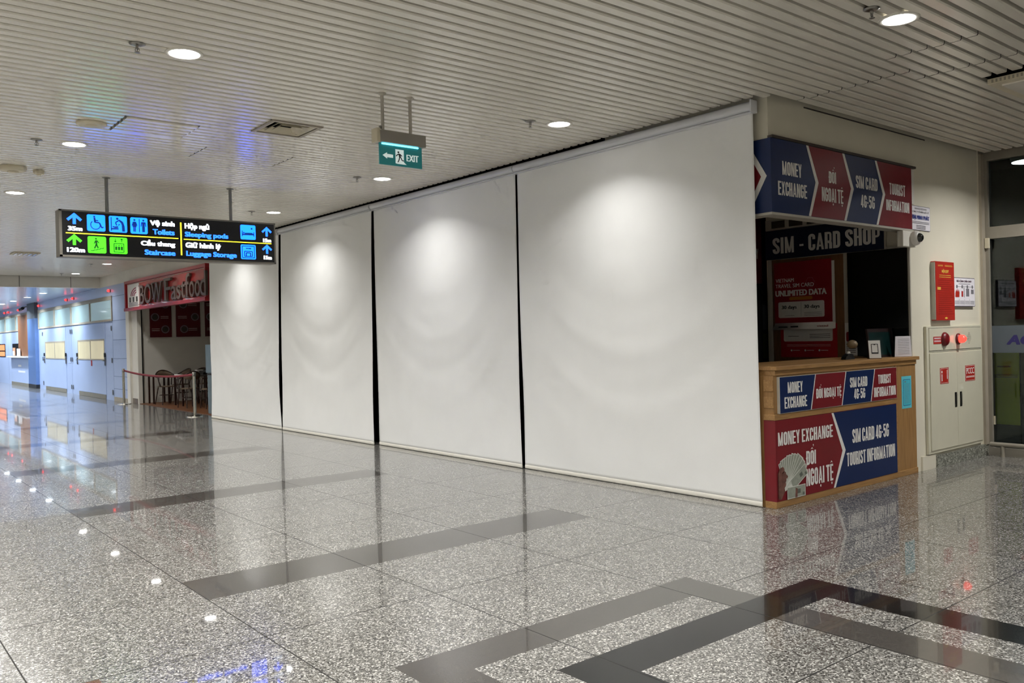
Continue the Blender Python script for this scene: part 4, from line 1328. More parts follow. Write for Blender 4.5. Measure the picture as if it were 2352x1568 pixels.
letters(MB(), side(GX - 0.0062), 'AC', -4.015, -3.74, 1.30, 1.415, 0.0005, bold=0.02, vb=0.008, shear=0.25).build('lettering', M_purple, t)
t = thing('guard_rail', 'low grey tubular guard rail along the foot of the glass', 'rail', (GX - 0.14, 3.0, 0))
MB().tube([(GX - 0.13, 4.16, 0.140), (GX - 0.13, 1.0, 0.140)], 0.027, 14).build('tube', M_frame, t)
for y in (4.03, 2.6, 1.2):
    MB().tube([(GX - 0.13, y, 0.0), (GX - 0.13, y, 0.125)], 0.025, 12).build('leg', M_frame, t)
t = thing('door_latch', 'small ivory latch plate on the frame beside the glass', 'latch', (10.72, 4.15, 0.38))
MB().box(10.737, 10.765, 4.148, 4.168, 0.36, 0.46).build('plate', M_ivory, t)
t = thing('closer_box', 'small ivory closer box high on the glass frame', 'door closer', (10.70, 4.15, 2.45))
MB().box(10.66, 10.69, 4.15, 4.20, 2.44, 2.56).build('box', M_ivory, t, bevel=0.004)

# outside: dark ground, banner, parked car
struct(MB().box(10.81, 24, -12, 14, -0.2, -0.02).build('ground_outside', M_outside))
struct(MB().box(24, 24.2, -12, 14, -0.2, 6).build('wall_outside', M_void))
t = thing('banner_stand', 'yellow green printed banner standing outside the glass', 'banner', (11.0, 4.0, -0.02))
MB().box(10.98, 10.995, 3.97, 4.26, 0.34, 1.20).build('banner', M_yellow, t)
b = MB(); b.tube([(11.01, 4.26, -0.02), (11.01, 4.26, 1.2)], 0.01, 8); b.tube([(11.01, 3.97, -0.02), (11.01, 3.97, 1.2)], 0.01, 8); b.box(10.95, 11.1, 3.95, 4.28, -0.02, 0.0)
b.build('pole', M_dark, t)
fo = side(10.98)
b = MB(); letters(b, fo, '0123.528.899', -4.24, -3.985, 0.90, 0.945, 0.001, bold=0.003) if False else hlines(b, fo, -4.24, -3.985, [0.905, 0.92, 0.935], 0.008, 0.0005, 0.001)
hlines(b, fo, -4.21, -4.06, [1.03, 1.04], 0.006, 0.0005, 0.001); b.build('print', mat('olive_ink', '#2c3008', rough=0.6), t)
t = thing('canopy_lamp', 'cool white round lamp glowing beyond the upper glass pane', 'lamp', (13.0, 4.66, 3.78))
MB().lathe([(0.21, 0.0), (0.23, 0.05), (0.23, 0.07)], (13.0, 4.52, 3.78), 32).build('rim', M_frame, t)
MB().lathe([(0.21, 0.0), (0.0005, -0.015)], (13.0, 4.52, 3.78), 32).build('diffuser', M_diff_far, t)
struct(MB().box(12.4, 13.7, 4.0, 5.3, 3.85, 3.95).build('beam_outside', M_void))
# car seen through the glass
t = thing('car', 'front corner of a dark car with glinting headlamp outside the glass', 'car', (13.2, 3.1, -0.02))
def loft(mb, secs):
    n = len(secs[0]); vs_ = [p for s in secs for p in s]
    fs = [(i * n + k, i * n + (k + 1) % n, (i + 1) * n + (k + 1) % n, (i + 1) * n + k) for i in range(len(secs) - 1) for k in range(n)]
    mb.add(vs_, fs, True); mb.add(secs[0], [tuple(range(n))[::-1]]); mb.add(secs[-1], [tuple(range(n))])
def car_sec(x, hw, z0, z1, cy=3.55):
    return [(x, cy - hw, z0), (x, cy + hw, z0), (x, cy + hw * 1.02, (z0 + z1) / 2), (x, cy + hw * 0.85, z1), (x, cy - hw * 0.85, z1), (x, cy - hw * 1.02, (z0 + z1) / 2)]
b = MB(); loft(b, [car_sec(12.9, 0.75, 0.25, 0.72), car_sec(13.1, 0.84, 0.18, 0.85), car_sec(14.0, 0.87, 0.16, 0.98), car_sec(16.6, 0.87, 0.18, 1.0), car_sec(17.1, 0.78, 0.3, 0.9)])
b.build('body', mat('dark_car_paint', '#1a1c1f', rough=0.15, var=0.05, coat=1), t)
b = MB(); loft(b, [car_sec(14.0, 0.72, 0.95, 1.0), car_sec(14.7, 0.66, 0.97, 1.42), car_sec(16.0, 0.66, 0.97, 1.44), car_sec(16.7, 0.7, 0.95, 1.02)])
b.build('cabin', M_dark, t)
for x in (13.7, 16.3):
    for y in (2.72, 4.38):
        MB().lathe([(0.2, -0.1), (0.32, -0.1), (0.32, 0.1), (0.2, 0.1)], (x, y, 0.30), 24, axis='y').build('wheel', M_dark, t)
for y in (2.98, 4.12):
    h = MB().lathe([(0.10, 0.0), (0.09, -0.04), (0.0005, -0.06)], (12.93, y, 0.60), 20, axis='x').build('headlamp', M_chrome, t)
    MB().lathe([(0.02, 0.0), (0.0005, -0.008)], (12.868, y + 0.02, 0.63), 12, axis='x').build('bulb', G_head, h)  # small emissive spot stands in for the glint on the headlamp
MB().box(12.875, 12.9, 3.15, 3.95, 0.42, 0.60).build('grille', M_chromed, t)
MB().box(12.86, 12.88, 3.3, 3.8, 0.30, 0.40).build('number_plate', M_white, t)

# ------------------------------------------------------------------ hanging direction sign
t = thing('direction_sign', 'long lit black direction sign hanging from the ceiling', 'sign', (3.45, 10.84, 2.58))
SX0, SX1, SZ0, SZ1, SY = 2.150, 4.748, 2.582, 3.126, 10.75
MB().box(SX0, SX1, SY + 0.006, SY + 0.19, SZ0, SZ1).build('case', M_signbody, t, bevel=0.006)
b = MB()
for q in ((SX0, SX1, SZ1 - 0.018, SZ1), (SX0, SX1, SZ0, SZ0 + 0.022), (SX0, SX0 + 0.03, SZ0, SZ1), (SX1 - 0.02, SX1, SZ0, SZ1)): b.box(q[0], q[1], SY - 0.004, SY + 0.006, q[2], q[3])
b.build('frame', M_signbody, t)
MB().box(SX0 + .03, SX1 - .02, SY, SY + 0.006, SZ0 + .022, SZ1 - .018).build('face', M_signface, t)
f = front(SY)
b = MB()
rect(b, f, 3.505, 3.523, 2.652, 3.058, 0, 0.002); rect(b, f, 2.218, 3.481, 2.851, 2.863, 0, 0.002); rect(b, f, 3.545, 4.69, 2.846, 2.858, 0, 0.002)
b.build('yellow_rule', G_yellow, t)
def arrow(u, vt, vb, m, s=1.0):
    b = MB(); h = vt - vb
    seg(b, f, u, vt - 0.01, u, vb, 0.034 * s, 0, 0.002)
    seg(b, f, u + 0.008, vt + 0.002, u - 0.072 * s, vt - 0.070 * s, 0.030 * s, 0, 0.0021)
    seg(b, f, u - 0.008, vt + 0.002, u + 0.072 * s, vt - 0.070 * s, 0.030 * s, 0, 0.0022)
    b.build('arrow', m, t)
arrow(2.310, 3.078, 2.962, G_arrow); arrow(2.305, 2.832, 2.720, G_green)
arrow(4.628, 3.060, 2.945, G_arrow, 0.85); arrow(4.628, 2.826, 2.715, G_arrow, 0.85)
for s, a, c, d, e in (('35m', 2.24, 2.394, 2.885, 2.937), ('120m', 2.225, 2.415, 2.638, 2.692), ('15m', 4.575, 4.688, 2.868, 2.917), ('15m', 4.578, 4.690, 2.640, 2.690)):
    letters(MB(), f, s, a, c, d, e, 0.002, bold=0.010, vb=0.004).build('lettering', G_white, t)
for s, a, c, d, e, m in (('Vệ sinh', 3.146, 3.440, 2.985, 3.068, G_white), ('Toilets', 3.176, 3.436, 2.892, 2.958, G_txtblue), ('Hộp ngủ', 3.560, 3.868, 2.968, 3.060, G_white),
                         ('Sleeping pods', 3.560, 4.110, 2.868, 2.948, G_txtblue), ('Cầu thang', 3.035, 3.440, 2.735, 2.825, G_white), ('Staircase', 3.075, 3.440, 2.640, 2.704, G_txtblue),
                         ('Giữ hành lý', 3.565, 4.010, 2.730, 2.820, G_white), ('Luggage Storage', 3.570, 4.215, 2.628, 2.710, G_txtblue)):
    letters(MB(), f, s, a, c, d, e, 0.002, bold=0.010, vb=0.005).build('lettering', m, t)
def icon(u0, u1, v0, v1, m, mi, draw):
    b = MB(); rrect(b, f, u0, u1, v0, v1, 0.018, 0, 0.002)
    p = b.build('pictogram_tile', m, t)
    g = MB()
    W, H = u1 - u0, v1 - v0
    class D:
        def l(s, a, b_, c, d, th=0.05): seg(g, f, u0 + a * W, v0 + b_ * H, u0 + c * W, v0 + d * H, th * W * 1.35, 0.002, 0.0028)
        def d(s, a, b_, r): disc(g, f, u0 + a * W, v0 + b_ * H, r * W, 0.002, 0.0028)
        def r(s, a, b_, r0, a0, a1, th=0.05): ring(g, f, u0 + a * W, v0 + b_ * H, (r0 - th / 2) * W, (r0 + th / 2) * W, 0.002, 0.0028, a0, a1)
        def p(s, pts): prism(g, f, [(u0 + x * W, v0 + y * H) for x, y in pts], 0.002, 0.0028)
    draw(D())
    g.build('pictogram', mi, p)
def wheelchair(d):
    d.d(.40, .88, .055); d.l(.41, .82, .44, .52, .08); d.l(.42, .66, .62, .64); d.l(.44, .54, .68, .52, .06); d.l(.68, .52, .80, .22, .06); d.l(.80, .22, .90, .27, .05); d.r(.46, .38, .26, 130, 380, .05)
def changing(d):
    d.l(.12, .92, .12, .08, .04); d.l(.10, .20, .52, .22, .06); d.d(.24, .33, .045); d.l(.28, .30, .50, .33, .07); d.d(.46, .84, .07)
    d.p([(.50, .74), (.58, .80), (.78, .66), (.86, .40), (.72, .38), (.66, .58)]); d.l(.54, .74, .36, .60, .05); d.l(.36, .60, .42, .42, .05); d.l(.74, .40, .76, .06, .06); d.l(.82, .40, .84, .06, .06); d.l(.50, .44, .60, .50, .04)
def wc(d):
    d.d(.24, .84, .06); d.p([(.18, .74), (.30, .74), (.36, .40), (.12, .40)]); d.l(.20, .40, .20, .12, .05); d.l(.28, .40, .28, .12, .05); d.l(.17, .72, .10, .48, .04); d.l(.31, .72, .38, .48, .04)
    d.l(.52, .92, .52, .10, .035); d.d(.76, .84, .06); d.p([(.67, .74), (.85, .74), (.83, .42), (.69, .42)]); d.l(.72, .44, .72, .12, .06); d.l(.80, .44, .80, .12, .06); d.l(.66, .73, .62, .46, .04); d.l(.86, .73, .90, .46, .04)
def stairs(d):
    d.d(.45, .86, .055); d.p([(.40, .78), (.52, .78), (.52, .50), (.42, .50)]); d.l(.47, .52, .56, .30, .06); d.l(.46, .52, .36, .28, .06); d.l(.42, .74, .34, .56, .04); d.l(.52, .74, .60, .60, .04)
    x, y = .16, .14
    for k in range(4):
        d.l(x, y, x + .17, y, .03); d.l(x + .17, y, x + .17, y + .05, .03); x += .17; y += .05
def lift(d):
    for a, c in (((.24, .10), (.24, .62)), ((.24, .62), (.80, .62)), ((.80, .62), (.80, .10)), ((.80, .10), (.24, .10))): d.l(a[0], a[1], c[0], c[1], .035)
    for x in (.36, .52, .68): d.l(x, .44, x, .22, .09); d.d(x, .50, .035)
    d.l(.32, .92, .32, .72, .03); d.l(.32, .71, .26, .79, .03); d.l(.32, .71, .38, .79, .03); d.l(.68, .92, .68, .72, .03); d.l(.68, .93, .62, .85, .03); d.l(.68, .93, .74, .85, .03)
def bed(d):
    d.l(.12, .60, .12, .22, .04); d.l(.12, .34, .88, .36, .07); d.l(.88, .52, .88, .22, .04); d.d(.22, .46, .05); d.l(.28, .42, .80, .44, .05); d.d(.74, .76, .06)
def luggage(d):
    for m_, th in ((.10, .035),):
        d.l(m_, m_, 1 - m_, m_, th); d.l(m_, 1 - m_, 1 - m_, 1 - m_, th); d.l(m_, m_, m_, 1 - m_, th); d.l(1 - m_, m_, 1 - m_, 1 - m_, th)
    d.l(.24, .20, .76, .20, .04); d.l(.24, .54, .76, .54, .04); d.l(.24, .20, .24, .54, .04); d.l(.76, .20, .76, .54, .04); d.l(.36, .20, .36, .44, .05); d.l(.64, .20, .64, .44, .05); d.l(.36, .44, .64, .44, .05)
    d.d(.64, .74, .05); d.l(.34, .74, .62, .74, .045)
icon(2.444, 2.641, 2.893, 3.085, G_blue, M_icon, wheelchair)
icon(2.683, 2.883, 2.893, 3.085, G_blue, M_icon, changing)
icon(2.921, 3.117, 2.889, 3.083, G_blue, M_icon, wc)
icon(2.446, 2.645, 2.636, 2.831, G_green, M_icong, stairs)
icon(2.684, 2.880, 2.638, 2.832, G_green, M_icong, lift)
icon(4.272, 4.475, 2.891, 3.080, G_blue, M_icon, bed)
icon(4.271, 4.472, 2.634, 2.824, G_blue, M_icon, luggage)
for x in (2.688, 4.186):
    MB().tube([(x, SY + 0.095, SZ1 - 0.002), (x, SY + 0.095, CZ + 0.01)], 0.020, 16).build('hanging_pole', M_steelpole, t)
    MB().lathe([(0.02, -0.012), (0.045, -0.008), (0.045, 0.0)], (x, SY + 0.095, CZ), 20).build('ceiling_flange', M_steelpole, t)

# ------------------------------------------------------------------ exit sign
t = thing('exit_sign', 'green exit sign with running figure hanging on two poles', 'sign', (3.757, 5.96, 2.96))
EY = 5.94
MB().box(3.537, 3.978, EY, EY + 0.10, 3.142, 3.240).build('case', M_exitcase, t, bevel=0.004)
MB().box(3.505, 3.537, EY - 0.004, EY + 0.085, 3.138, 3.250).build('end_plate', M_ivory, t, bevel=0.003)
MB().box(3.55, 3.958, EY + 0.04, EY + 0.052, 2.968, 3.142).build('face', M_exitgreen, t)
MB().box(3.57, 3.92, EY + 0.030, EY + 0.039, 3.131, 3.141).build('lamp_strip', G_tube, t)
MB().tube([(3.545, EY + 0.02, 3.262), (3.56, EY + 0.02, 3.262)], 0.012, 10).build('knob', M_chromed, t)
f = front(EY + 0.04)
b = MB()
prism(b, f, [(3.578, 3.044), (3.620, 3.070), (3.620, 3.058), (3.677, 3.056), (3.677, 3.030), (3.620, 3.030), (3.620, 3.018)], 0, 0.001)
prism(b, f, [(3.700, 2.990), (3.700, 3.105), (3.780, 3.105), (3.780, 3.005), (3.805, 2.986), (3.72, 2.986)], 0, 0.001)
letters(b, f, 'EXIT', 3.805, 3.925, 3.018, 3.072, 0.001, bold=0.006)
b.build('white_marking', M_exitwhite, t)
b = MB()
disc(b, f, 3.728, 3.082, 0.008, 0.001, 0.002); prism(b, f, [(3.728, 3.072), (3.745, 3.070), (3.752, 3.040), (3.735, 3.038)], 0.001, 0.002)
for q in ((3.745, 3.066, 3.762, 3.052), (3.733, 3.068, 3.716, 3.060), (3.716, 3.060, 3.706, 3.048), (3.750, 3.042, 3.762, 3.018), (3.762, 3.018, 3.778, 3.016), (3.740, 3.042, 3.732, 3.018), (3.732, 3.018, 3.722, 3.000)):
    seg(b, f, *q, 0.008, 0.001, 0.002)
b.build('running_figure', M_ink, t)
for x, dz in ((3.592, 0), (3.858, 0)):
    MB().tube([(x, EY + 0.05, 3.238), (x, EY + 0.05, CZ - 0.01)], 0.014, 14).build('hanging_pole', mat('grey_painted_pole', '#b5afa4', rough=0.4), t)
    MB().lathe([(0.016, -0.022), (0.034, -0.008), (0.034, 0.0)], (x, EY + 0.05, CZ), 20).build('ceiling_flange', M_trimlight, t)

# ------------------------------------------------------------------ fast food stall
XW = 6.40
b = MB()
b.box(XW, XW + 0.12, 17.66, 24.25, 3.16, CZ + 0.1); b.box(XW, XW + 0.12, 24.25, 26.9, 3.241, CZ + 0.1)          # head above the stall and first panels
b.box(XW, XW + 0.10, 23.95, 24.25, 0, 3.20)              # white post
b.box(XW + 0.06, XW + 0.16, 23.42, 23.95, 0, 3.20)       # recessed reveal
b.box(XW - 0.02, XW + 0.10, 17.60, 17.70, 0, 3.24)
struct(b.build('wall_stall_front', M_wallw))
struct(MB().box(XW + 0.05, XW + 0.06, 23.50, 23.95, 0, 0.135).build('baseboard_stall', granite('brown_skirting', [(0.0, '#6b5f55'), (1.0, '#8a7c70')], 90, joints=False, rough=0.3)))
b = MB(); b.box(XW + 0.16, 9.3, 23.50, 23.62, 0, 3.2); struct(b.build('wall_stall_left', M_wallw))
b = MB(); b.box(9.2, 9.3, 17.66, 23.5, 0, 3.2); struct(b.build('wall_stall_back', M_wallw))
b = MB(); b.box(XW + 0.12, 9.3, 17.66, 23.62, 3.16, 3.24); struct(b.build('ceiling_stall', M_void))
struct(MB().box(XW + 0.08, 9.2, 17.66, 23.5, 0.0005, 0.012).build('floor_stall', M_stallfloor))
struct(MB().box(XW + 0.17, XW + 0.20, 23.46, 23.498, 0, 3.15).build('trim_3', M_dark))
t = thing('stall_sign', 'red fast food stall sign with raised metal letters and white emblem', 'sign', (6.35, 20.8, 2.45))
b = MB()
X0 = 6.30
b.box(X0 + 0.02, XW, 17.76, 23.80, 2.46, 3.222)
b.build('backing', M_stallpanel, t)
b = MB()
b.box(X0 - 0.03, XW, 17.74, 23.82, 3.155, 3.225); b.box(X0 - 0.05, XW, 17.74, 23.82, 2.44, 2.52)
b.box(X0 - 0.03, XW, 23.72, 23.82, 2.52, 3.155); b.box(X0 - 0.03, XW, 17.74, 17.82, 2.52, 3.155)
b.build('frame', M_stallred, t, bevel=0.006)
fS = side(X0 + 0.02)
b = MB(); b.box(X0 + 0.012, X0 + 0.02, 17.86, 23.70, 3.128, 3.140); b.build('moulding', M_trimlight, t)
em = rect(MB(), fS, -23.62, -22.62, 2.53, 3.12, 0, 0.02).build('emblem_plate', M_white, t)
fE = side(X0)
b = MB()
for k, r in enumerate((0.36, 0.27, 0.18)): ring(b, fE, -22.80, 2.80, r * 1.5 - 0.07, r * 1.5, 0, 0.003, 95, 175, n=10, ky=0.42)
b.build('emblem_arcs', mat('emblem_plum', '#9a3a52', rough=0.5), em)
b = MB()
for u in (-23.45, -23.15, -22.85): rect(b, fE, u, u + 0.13, 2.66, 2.79, 0, 0.003)
for v in (2.56, 2.595, 2.63): rect(b, fE, -23.5, -22.7, v, v + 0.014, 0, 0.003)
b.build('emblem_columns', M_trimdark, em)
def serif(mb, u, v, w=0.14): rect(mb, fS, u - w / 2, u + w / 2, v, v + 0.018, 0.02, 0.07)
for s, a, c, d, e in (('BOW', -22.38, -20.62, 2.56, 3.04), ('F', -20.42, -19.95, 2.56, 3.08), ('ast', -19.93, -18.95, 2.555, 2.93), ('f', -18.98, -18.66, 2.56, 3.09), ('oo', -18.70, -18.02, 2.55, 2.90), ('d', -18.02, -17.68, 2.55, 3.07)):
    b = MB(); letters(b, fS, s, a, c, d, e, 0.02, bold=0.012, depth=0.05)
    if s == 'F': serif(b, -20.36, 2.56, 0.26); serif(b, -20.38, 3.062, 0.2)
    if s == 'f': serif(b, -18.86, 2.56, 0.24)
    if s == 'BOW': serif(b, -22.36, 2.56, 0.22); serif(b, -22.36, 3.022, 0.22); serif(b, -21.22, 3.022, 0.24); serif(b, -20.66, 3.022, 0.24)
    b.build('lettering', M_letter, t)

# menu boards on the stall's left wall
proto = None
for k, (a, c) in enumerate(((6.80, 7.36), (7.48, 8.13), (8.26, 8.85))):
    t = thing('menu_board', ['maroon menu board with bowl pictures, left one', 'maroon menu board with bowl pictures, middle one', 'maroon menu board, mostly hidden behind the stall edge'][k], 'menu board', ((a + c) / 2, 23.49, 1.74), 'menu boards in the stall')
    MB().box(a, c, 23.475, 23.499, 1.74, 3.0).build('board', M_menu, t)
    f = front(23.475)
    W = c - a
    for j, (u, v) in enumerate(((.72, 2.62), (.24, 2.28), (.70, 1.95))):
        if k == 1: u = 1 - u + .02
        ring(MB(), f, a + u * W, v, 0.082, 0.105, 0, 0.006, n=20).build('plate_rim', M_greyink, t)
        disc(MB(), f, a + u * W, v, 0.07, 0, 0.004).build('dish', M_trimdark, t)
        uu = .08 if u > .5 else .5
        b = MB(); hlines(b, f, a + uu * W, a + (uu + .36) * W, [v + .015, v - .03], 0.014, 0, 0.003); b.build('lettering', M_trimlight, t)
MBx = MB().box(6.72, 9.0, 23.46, 23.5, 1.66, 1.70); tag(MBx.build('wall_rail', M_wallw), 'white rail along the wall under the menu boards', 'rail')

# steel cabinet beside the last blind
t = thing('drinks_fridge', 'grey blue steel cabinet standing behind the last blind edge', 'fridge', (6.9, 18.1, 0.012))
MB().box(6.56, 7.25, 17.72, 18.60, 0.012, 0.90).build('lower_body', M_fridge, t, bevel=0.01)
MB().box(6.54, 7.25, 17.70, 18.63, 0.90, 1.52).build('upper_body', M_fridge, t, bevel=0.01)
MB().box(6.535, 6.54, 17.9, 18.55, 0.86, 0.89).build('handle', M_dark, t)

# tables and bentwood chairs
def cafe_table(x, y, lb, w=0.34):
    t = thing('cafe_table', lb, 'table', (x, y, 0.012), 'tables in the stall')
    MB().box(x - w, x + w, y - w, y + w, 0.725, 0.75).build('tabletop', mat('grey_table_top', '#4a4440', rough=0.3), t, bevel=0.004)
    for sx in (-1, 1):
        for sy in (-1, 1):
            MB().box(x + sx * (w - .05) - .02, x + sx * (w - .05) + .02, y + sy * (w - .05) - .02, y + sy * (w - .05) + .02, 0.012, 0.725).build('leg', M_wood_dark, t)
    return t
def bistro_chair(x, y, rot, lb):
    t = thing('bentwood_chair', lb, 'chair', (x, y, 0.012), 'bentwood chairs in the stall')
    z = 0.012
    seat = [(0.22 * math.cos(a), 0.21 * math.sin(a)) for a in [2 * PI * k / 24 for k in range(24)]]
    b = MB(); n = 24
    vs_ = [(x + p, y + q, z + 0.45) for p, q in seat] + [(x + p, y + q, z + 0.472) for p, q in seat]
    b.add(vs_, [tuple(range(n))[::-1], tuple(range(n, 2 * n))] + [(i, (i + 1) % n, n + (i + 1) % n, n + i) for i in range(n)])
    b.build('seat', M_seat, t)
    for sx in (-1, 1):
        MB().tube([(x + sx * .16, y - .15, z + .45), (x + sx * .19, y - .19, z)], [.015, .012], 8).build('leg', M_wood_dark, t)
        MB().tube([(x + sx * .15, y + .15, z + .45), (x + sx * .20, y + .24, z)], [.015, .012], 8).build('leg', M_wood_dark, t)
    hoop = []
    for k in range(25):
        a = -PI * 0.12 + PI * 1.24 * k / 24
        hoop.append((x + 0.26 * math.cos(a), y - 0.02 + 0.27 * math.sin(a), z + 0.70 + 0.17 * max(0, math.sin(a)) ** 1.5))
    b = MB().tube([(x + .21, y - .16, z + .46), (x + .25, y - .13, z + .60)] + hoop[:1] + hoop + hoop[-1:] + [(x - .25, y - .13, z + .60), (x - .21, y - .16, z + .46)], 0.014, 8)
    b.build('arm_hoop', M_wood_dark, t)
    b = MB(); vs_ = []
    N = 12
    for k in range(N + 1):
        a = PI * (0.2 + 0.6 * k / N)
        px, py = x + 0.255 * math.cos(a), y - 0.02 + 0.265 * math.sin(a)
        top = z + 0.70 + 0.17 * math.sin(a) ** 1.5
        vs_ += [(px, py, top), (px, py, top - 0.19 * math.sin(PI * (0.12 + 0.76 * k / N)))]
    b.add(vs_, [(2 * k, 2 * k + 1, 2 * k + 3, 2 * k + 2) for k in range(N)], True); b.build('back_panel', M_seat, t, solid=0.008)
    for sx in (-1, 1):
        MB().tube([(x + sx * .10, y + .18, z + .46), (x + sx * .13, y + .22, z + .68)], .010, 8).build('back_spindle', M_wood_dark, t)
    MB().tube([(x + 0.17 * math.cos(2 * PI * k / 16), y + 0.02 + 0.17 * math.sin(2 * PI * k / 16), z + 0.24) for k in range(16)], 0.008, 6, closed=True).build('stretcher', M_wood_dark, t)
    t.rotation_euler = (0, 0, rot)
    return t
def place(src, x, y, rot, lb):
    c = copy_tree(src); c.location = (x, y, 0.012); c.rotation_euler = (0, 0, rot); c['label'] = lb; return c
cafe_table(6.86, 23.05, 'small dark stall table at the left wall post', 0.24)
cafe_table(7.2, 21.62, 'dark stall table in the middle carrying white napkin box')
cafe_table(7.95, 22.2, 'dark table deep in the stall with boxes and dark utensils')
cafe_table(7.85, 20.6, 'dark table deep in the stall near the steel cabinet')
ch = bistro_chair(7.45, 23.12, PI / 2, 'bentwood chair farthest left against the lit wall')
ch.rotation_euler = (0, 0, -PI / 2 + 0.2)
place(ch, 6.86, 22.42, 0.1, 'bentwood chair at front left, cane back showing above the belt')
place(ch, 8.0, 22.95, -0.3, 'bentwood chair behind the middle table, highest back')
place(ch, 6.88, 20.78, PI + 0.2, 'bentwood chair at front right, left of the nearer belt post')
place(ch, 7.15, 20.05, -PI / 2, 'bentwood chair in shadow right of the nearer belt post')
tag(MB().box(6.88, 6.94, 21.36, 21.86, 0.7505, 0.79).build('napkin_box', M_white, bevel=0.003), 'flat white napkin box on the front edge of the middle table', 'box')
tag(MB().box(7.62, 7.80, 22.33, 22.52, 0.7505, 0.86).build('carton', M_white, bevel=0.004), 'white carton on the deep stall table, left of dark utensils', 'box')
tag(MB().box(7.52, 7.68, 20.72, 20.92, 0.7505, 0.87).build('carton', M_white, bevel=0.004), 'white carton beside the steel cabinet', 'box')
b = MB(); b.box(7.66, 7.9, 22.0, 22.3, 0.7505, 0.84)
b.lathe([(0.09, 0), (0.11, 0.03), (0.10, 0.07), (0.03, 0.11)], (7.75, 21.98, 0.79), 16)
tag(b.build('utensil_tray', M_dark), 'dark tray of kitchen utensils next to the white carton', 'tray')

# ------------------------------------------------------------------ belt posts
def belt_post(x, y, lb, h=0.95):
    t = thing('belt_post', lb, 'barrier post', (x, y, 0), 'belt barrier posts')
    MB().lathe([(0.17, 0.0), (0.17, 0.012), (0.14, 0.022), (0.05, 0.032), (0.035, 0.04)], (x, y, 0), 36).build('base', M_chrome, t)
    MB().lathe([(0.032, 0.03), (0.032, h - 0.09)], (x, y, 0), 24).build('tube', M_chrome, t)
    MB().lathe([(0.036, h - 0.09), (0.036, h - 0.01), (0.028, h)], (x, y, 0), 24).build('cap', M_chromed, t)
    return t
p1 = belt_post(6.17, 23.72, 'steel belt post at the left stall pillar', 0.94)
p2 = belt_post(6.12, 18.15, 'steel belt post in front of the stall near the last blind', 0.95)
N = 24
vs_ = []
for k in range(N + 1):
    a = k / N
    y = 23.683 + (18.187 - 23.683) * a
    x = 6.17 + (6.12 - 6.17) * a
    z = 0.89 - 0.09 * 4 * a * (1 - a)
    vs_ += [(x, y, z + 0.025), (x, y, z - 0.025)]
tag(MB().add(vs_, [(2 * k, 2 * k + 1, 2 * k + 3, 2 * k + 2) for k in range(N)], True).build('barrier_belt', M_tape, solid=0.003), 'sagging maroon belt strung between the two steel posts', 'belt')

# ------------------------------------------------------------------ blue wall of the far hall
def joint(b, y0, y1, z0, z1): b.box(XW - 0.0015, XW, y0, y1, z0, z1)
b = MB()
b.box(XW, XW + 0.12, 24.25, 52, 0, 2.24)
b.box(XW, XW + 0.12, 24.25, 25.55, 2.24, 2.95)
b.box(XW, XW + 0.12, 24.25, 52, 2.95, 3.24)
b.box(XW + 0.10, XW + 0.12, 25.55, 52, 2.24, 2.95)
b.slot = 1
for z in (0.34, 0.69, 1.19, 1.706, 2.245, 2.92): joint(b, 24.25, 25.58, z - 0.006, z + 0.006)
for y in (25.58, 26.40, 29.75, 30.62, 31.45, 34.85): joint(b, y - 0.008, y + 0.008, 0.0, 2.24)
for y0, y1 in ((26.45, 29.7), (31.5, 34.8)):
    for z in (0.45, 0.68): joint(b, y0, y1, z - 0.005, z + 0.005)
for y in (40.0, 41.7, 42.6): joint(b, y - 0.01, y + 0.01, 0.0, 2.24)
struct(b.build('wall_blue', [M_bluepanel, M_bluejoint]))
struct(MB().box(XW - 0.008, XW, 24.25, 25.58, 0.0, 0.11).build('baseboard_blue', M_taupe))
M_kick = mat('dull_kick_plate', '#9a9384', rough=0.4, metal=0.4, var=0.06)
def hall_door(n, y0, y1, wy, hd, hg):
    b = MB(); b.box(XW - 0.012, XW - 0.002, y0 + 0.03, y1 - 0.03, 0.14, 2.20)
    d = struct(b.build('door_%d' % n, M_bluepanel))
    fD = side(XW - 0.012)
    a, c = wy
    fr = MB()
    for q in ((-c - .04, -a + .04, 1.70, 1.75), (-c - .04, -a + .04, 1.13, 1.165), (-c - .04, -c, 1.165, 1.70), (-a, -a + .04, 1.165, 1.70), (-(a + c) / 2 - .04, -(a + c) / 2 + .04, 1.165, 1.70)):
        rect(fr, fD, q[0], q[1], q[2], q[3], 0, 0.01)
    fr.build('window_frame', M_taupe, d)
    rect(MB(), fD, -c, -a, 1.165, 1.70, 0, 0.004).build('pane', G_cream, d)
    k = MB(); rect(k, fD, -y1 + 0.1, -y0 - 0.1, 0.005, 0.13, -0.01, 0.003); k.build('kick_plate', M_kick, d)
    for y in hd:
        h = MB(); rect(h, fD, -y - 0.04, -y + 0.04, 0.98, 1.20, 0, 0.02); h.tube([fD.p(-y, 1.12, 0.05), fD.p(-y + (0.14 if y > (y0 + y1) / 2 else -0.14), 1.12, 0.05)], 0.012, 8); h.tube([fD.p(-y, 1.12, 0.0), fD.p(-y, 1.12, 0.05)], 0.012, 8)
        h.build('handle', M_chromed, d)
        rect(MB(), fD, -y - 0.05, -y + 0.05, 1.22, 1.34, 0, 0.03).build('lock', M_dark, d)
    for y in hg:
        for z in (0.23, 1.13, 2.04): rect(MB(), fD, -y - 0.03, -y + 0.03, z - 0.07, z + 0.07, 0, 0.012).build('hinge', M_chromed, d)
    return d
d1 = hall_door(1, 26.35, 29.80, (26.50, 29.68), (26.40, 29.80), (25.66, 30.50))
rect(MB(), side(XW - 0.012), -28.04, -27.94, 0.95, 1.12, 0, 0.012).build('red_tag', M_firered, d1)
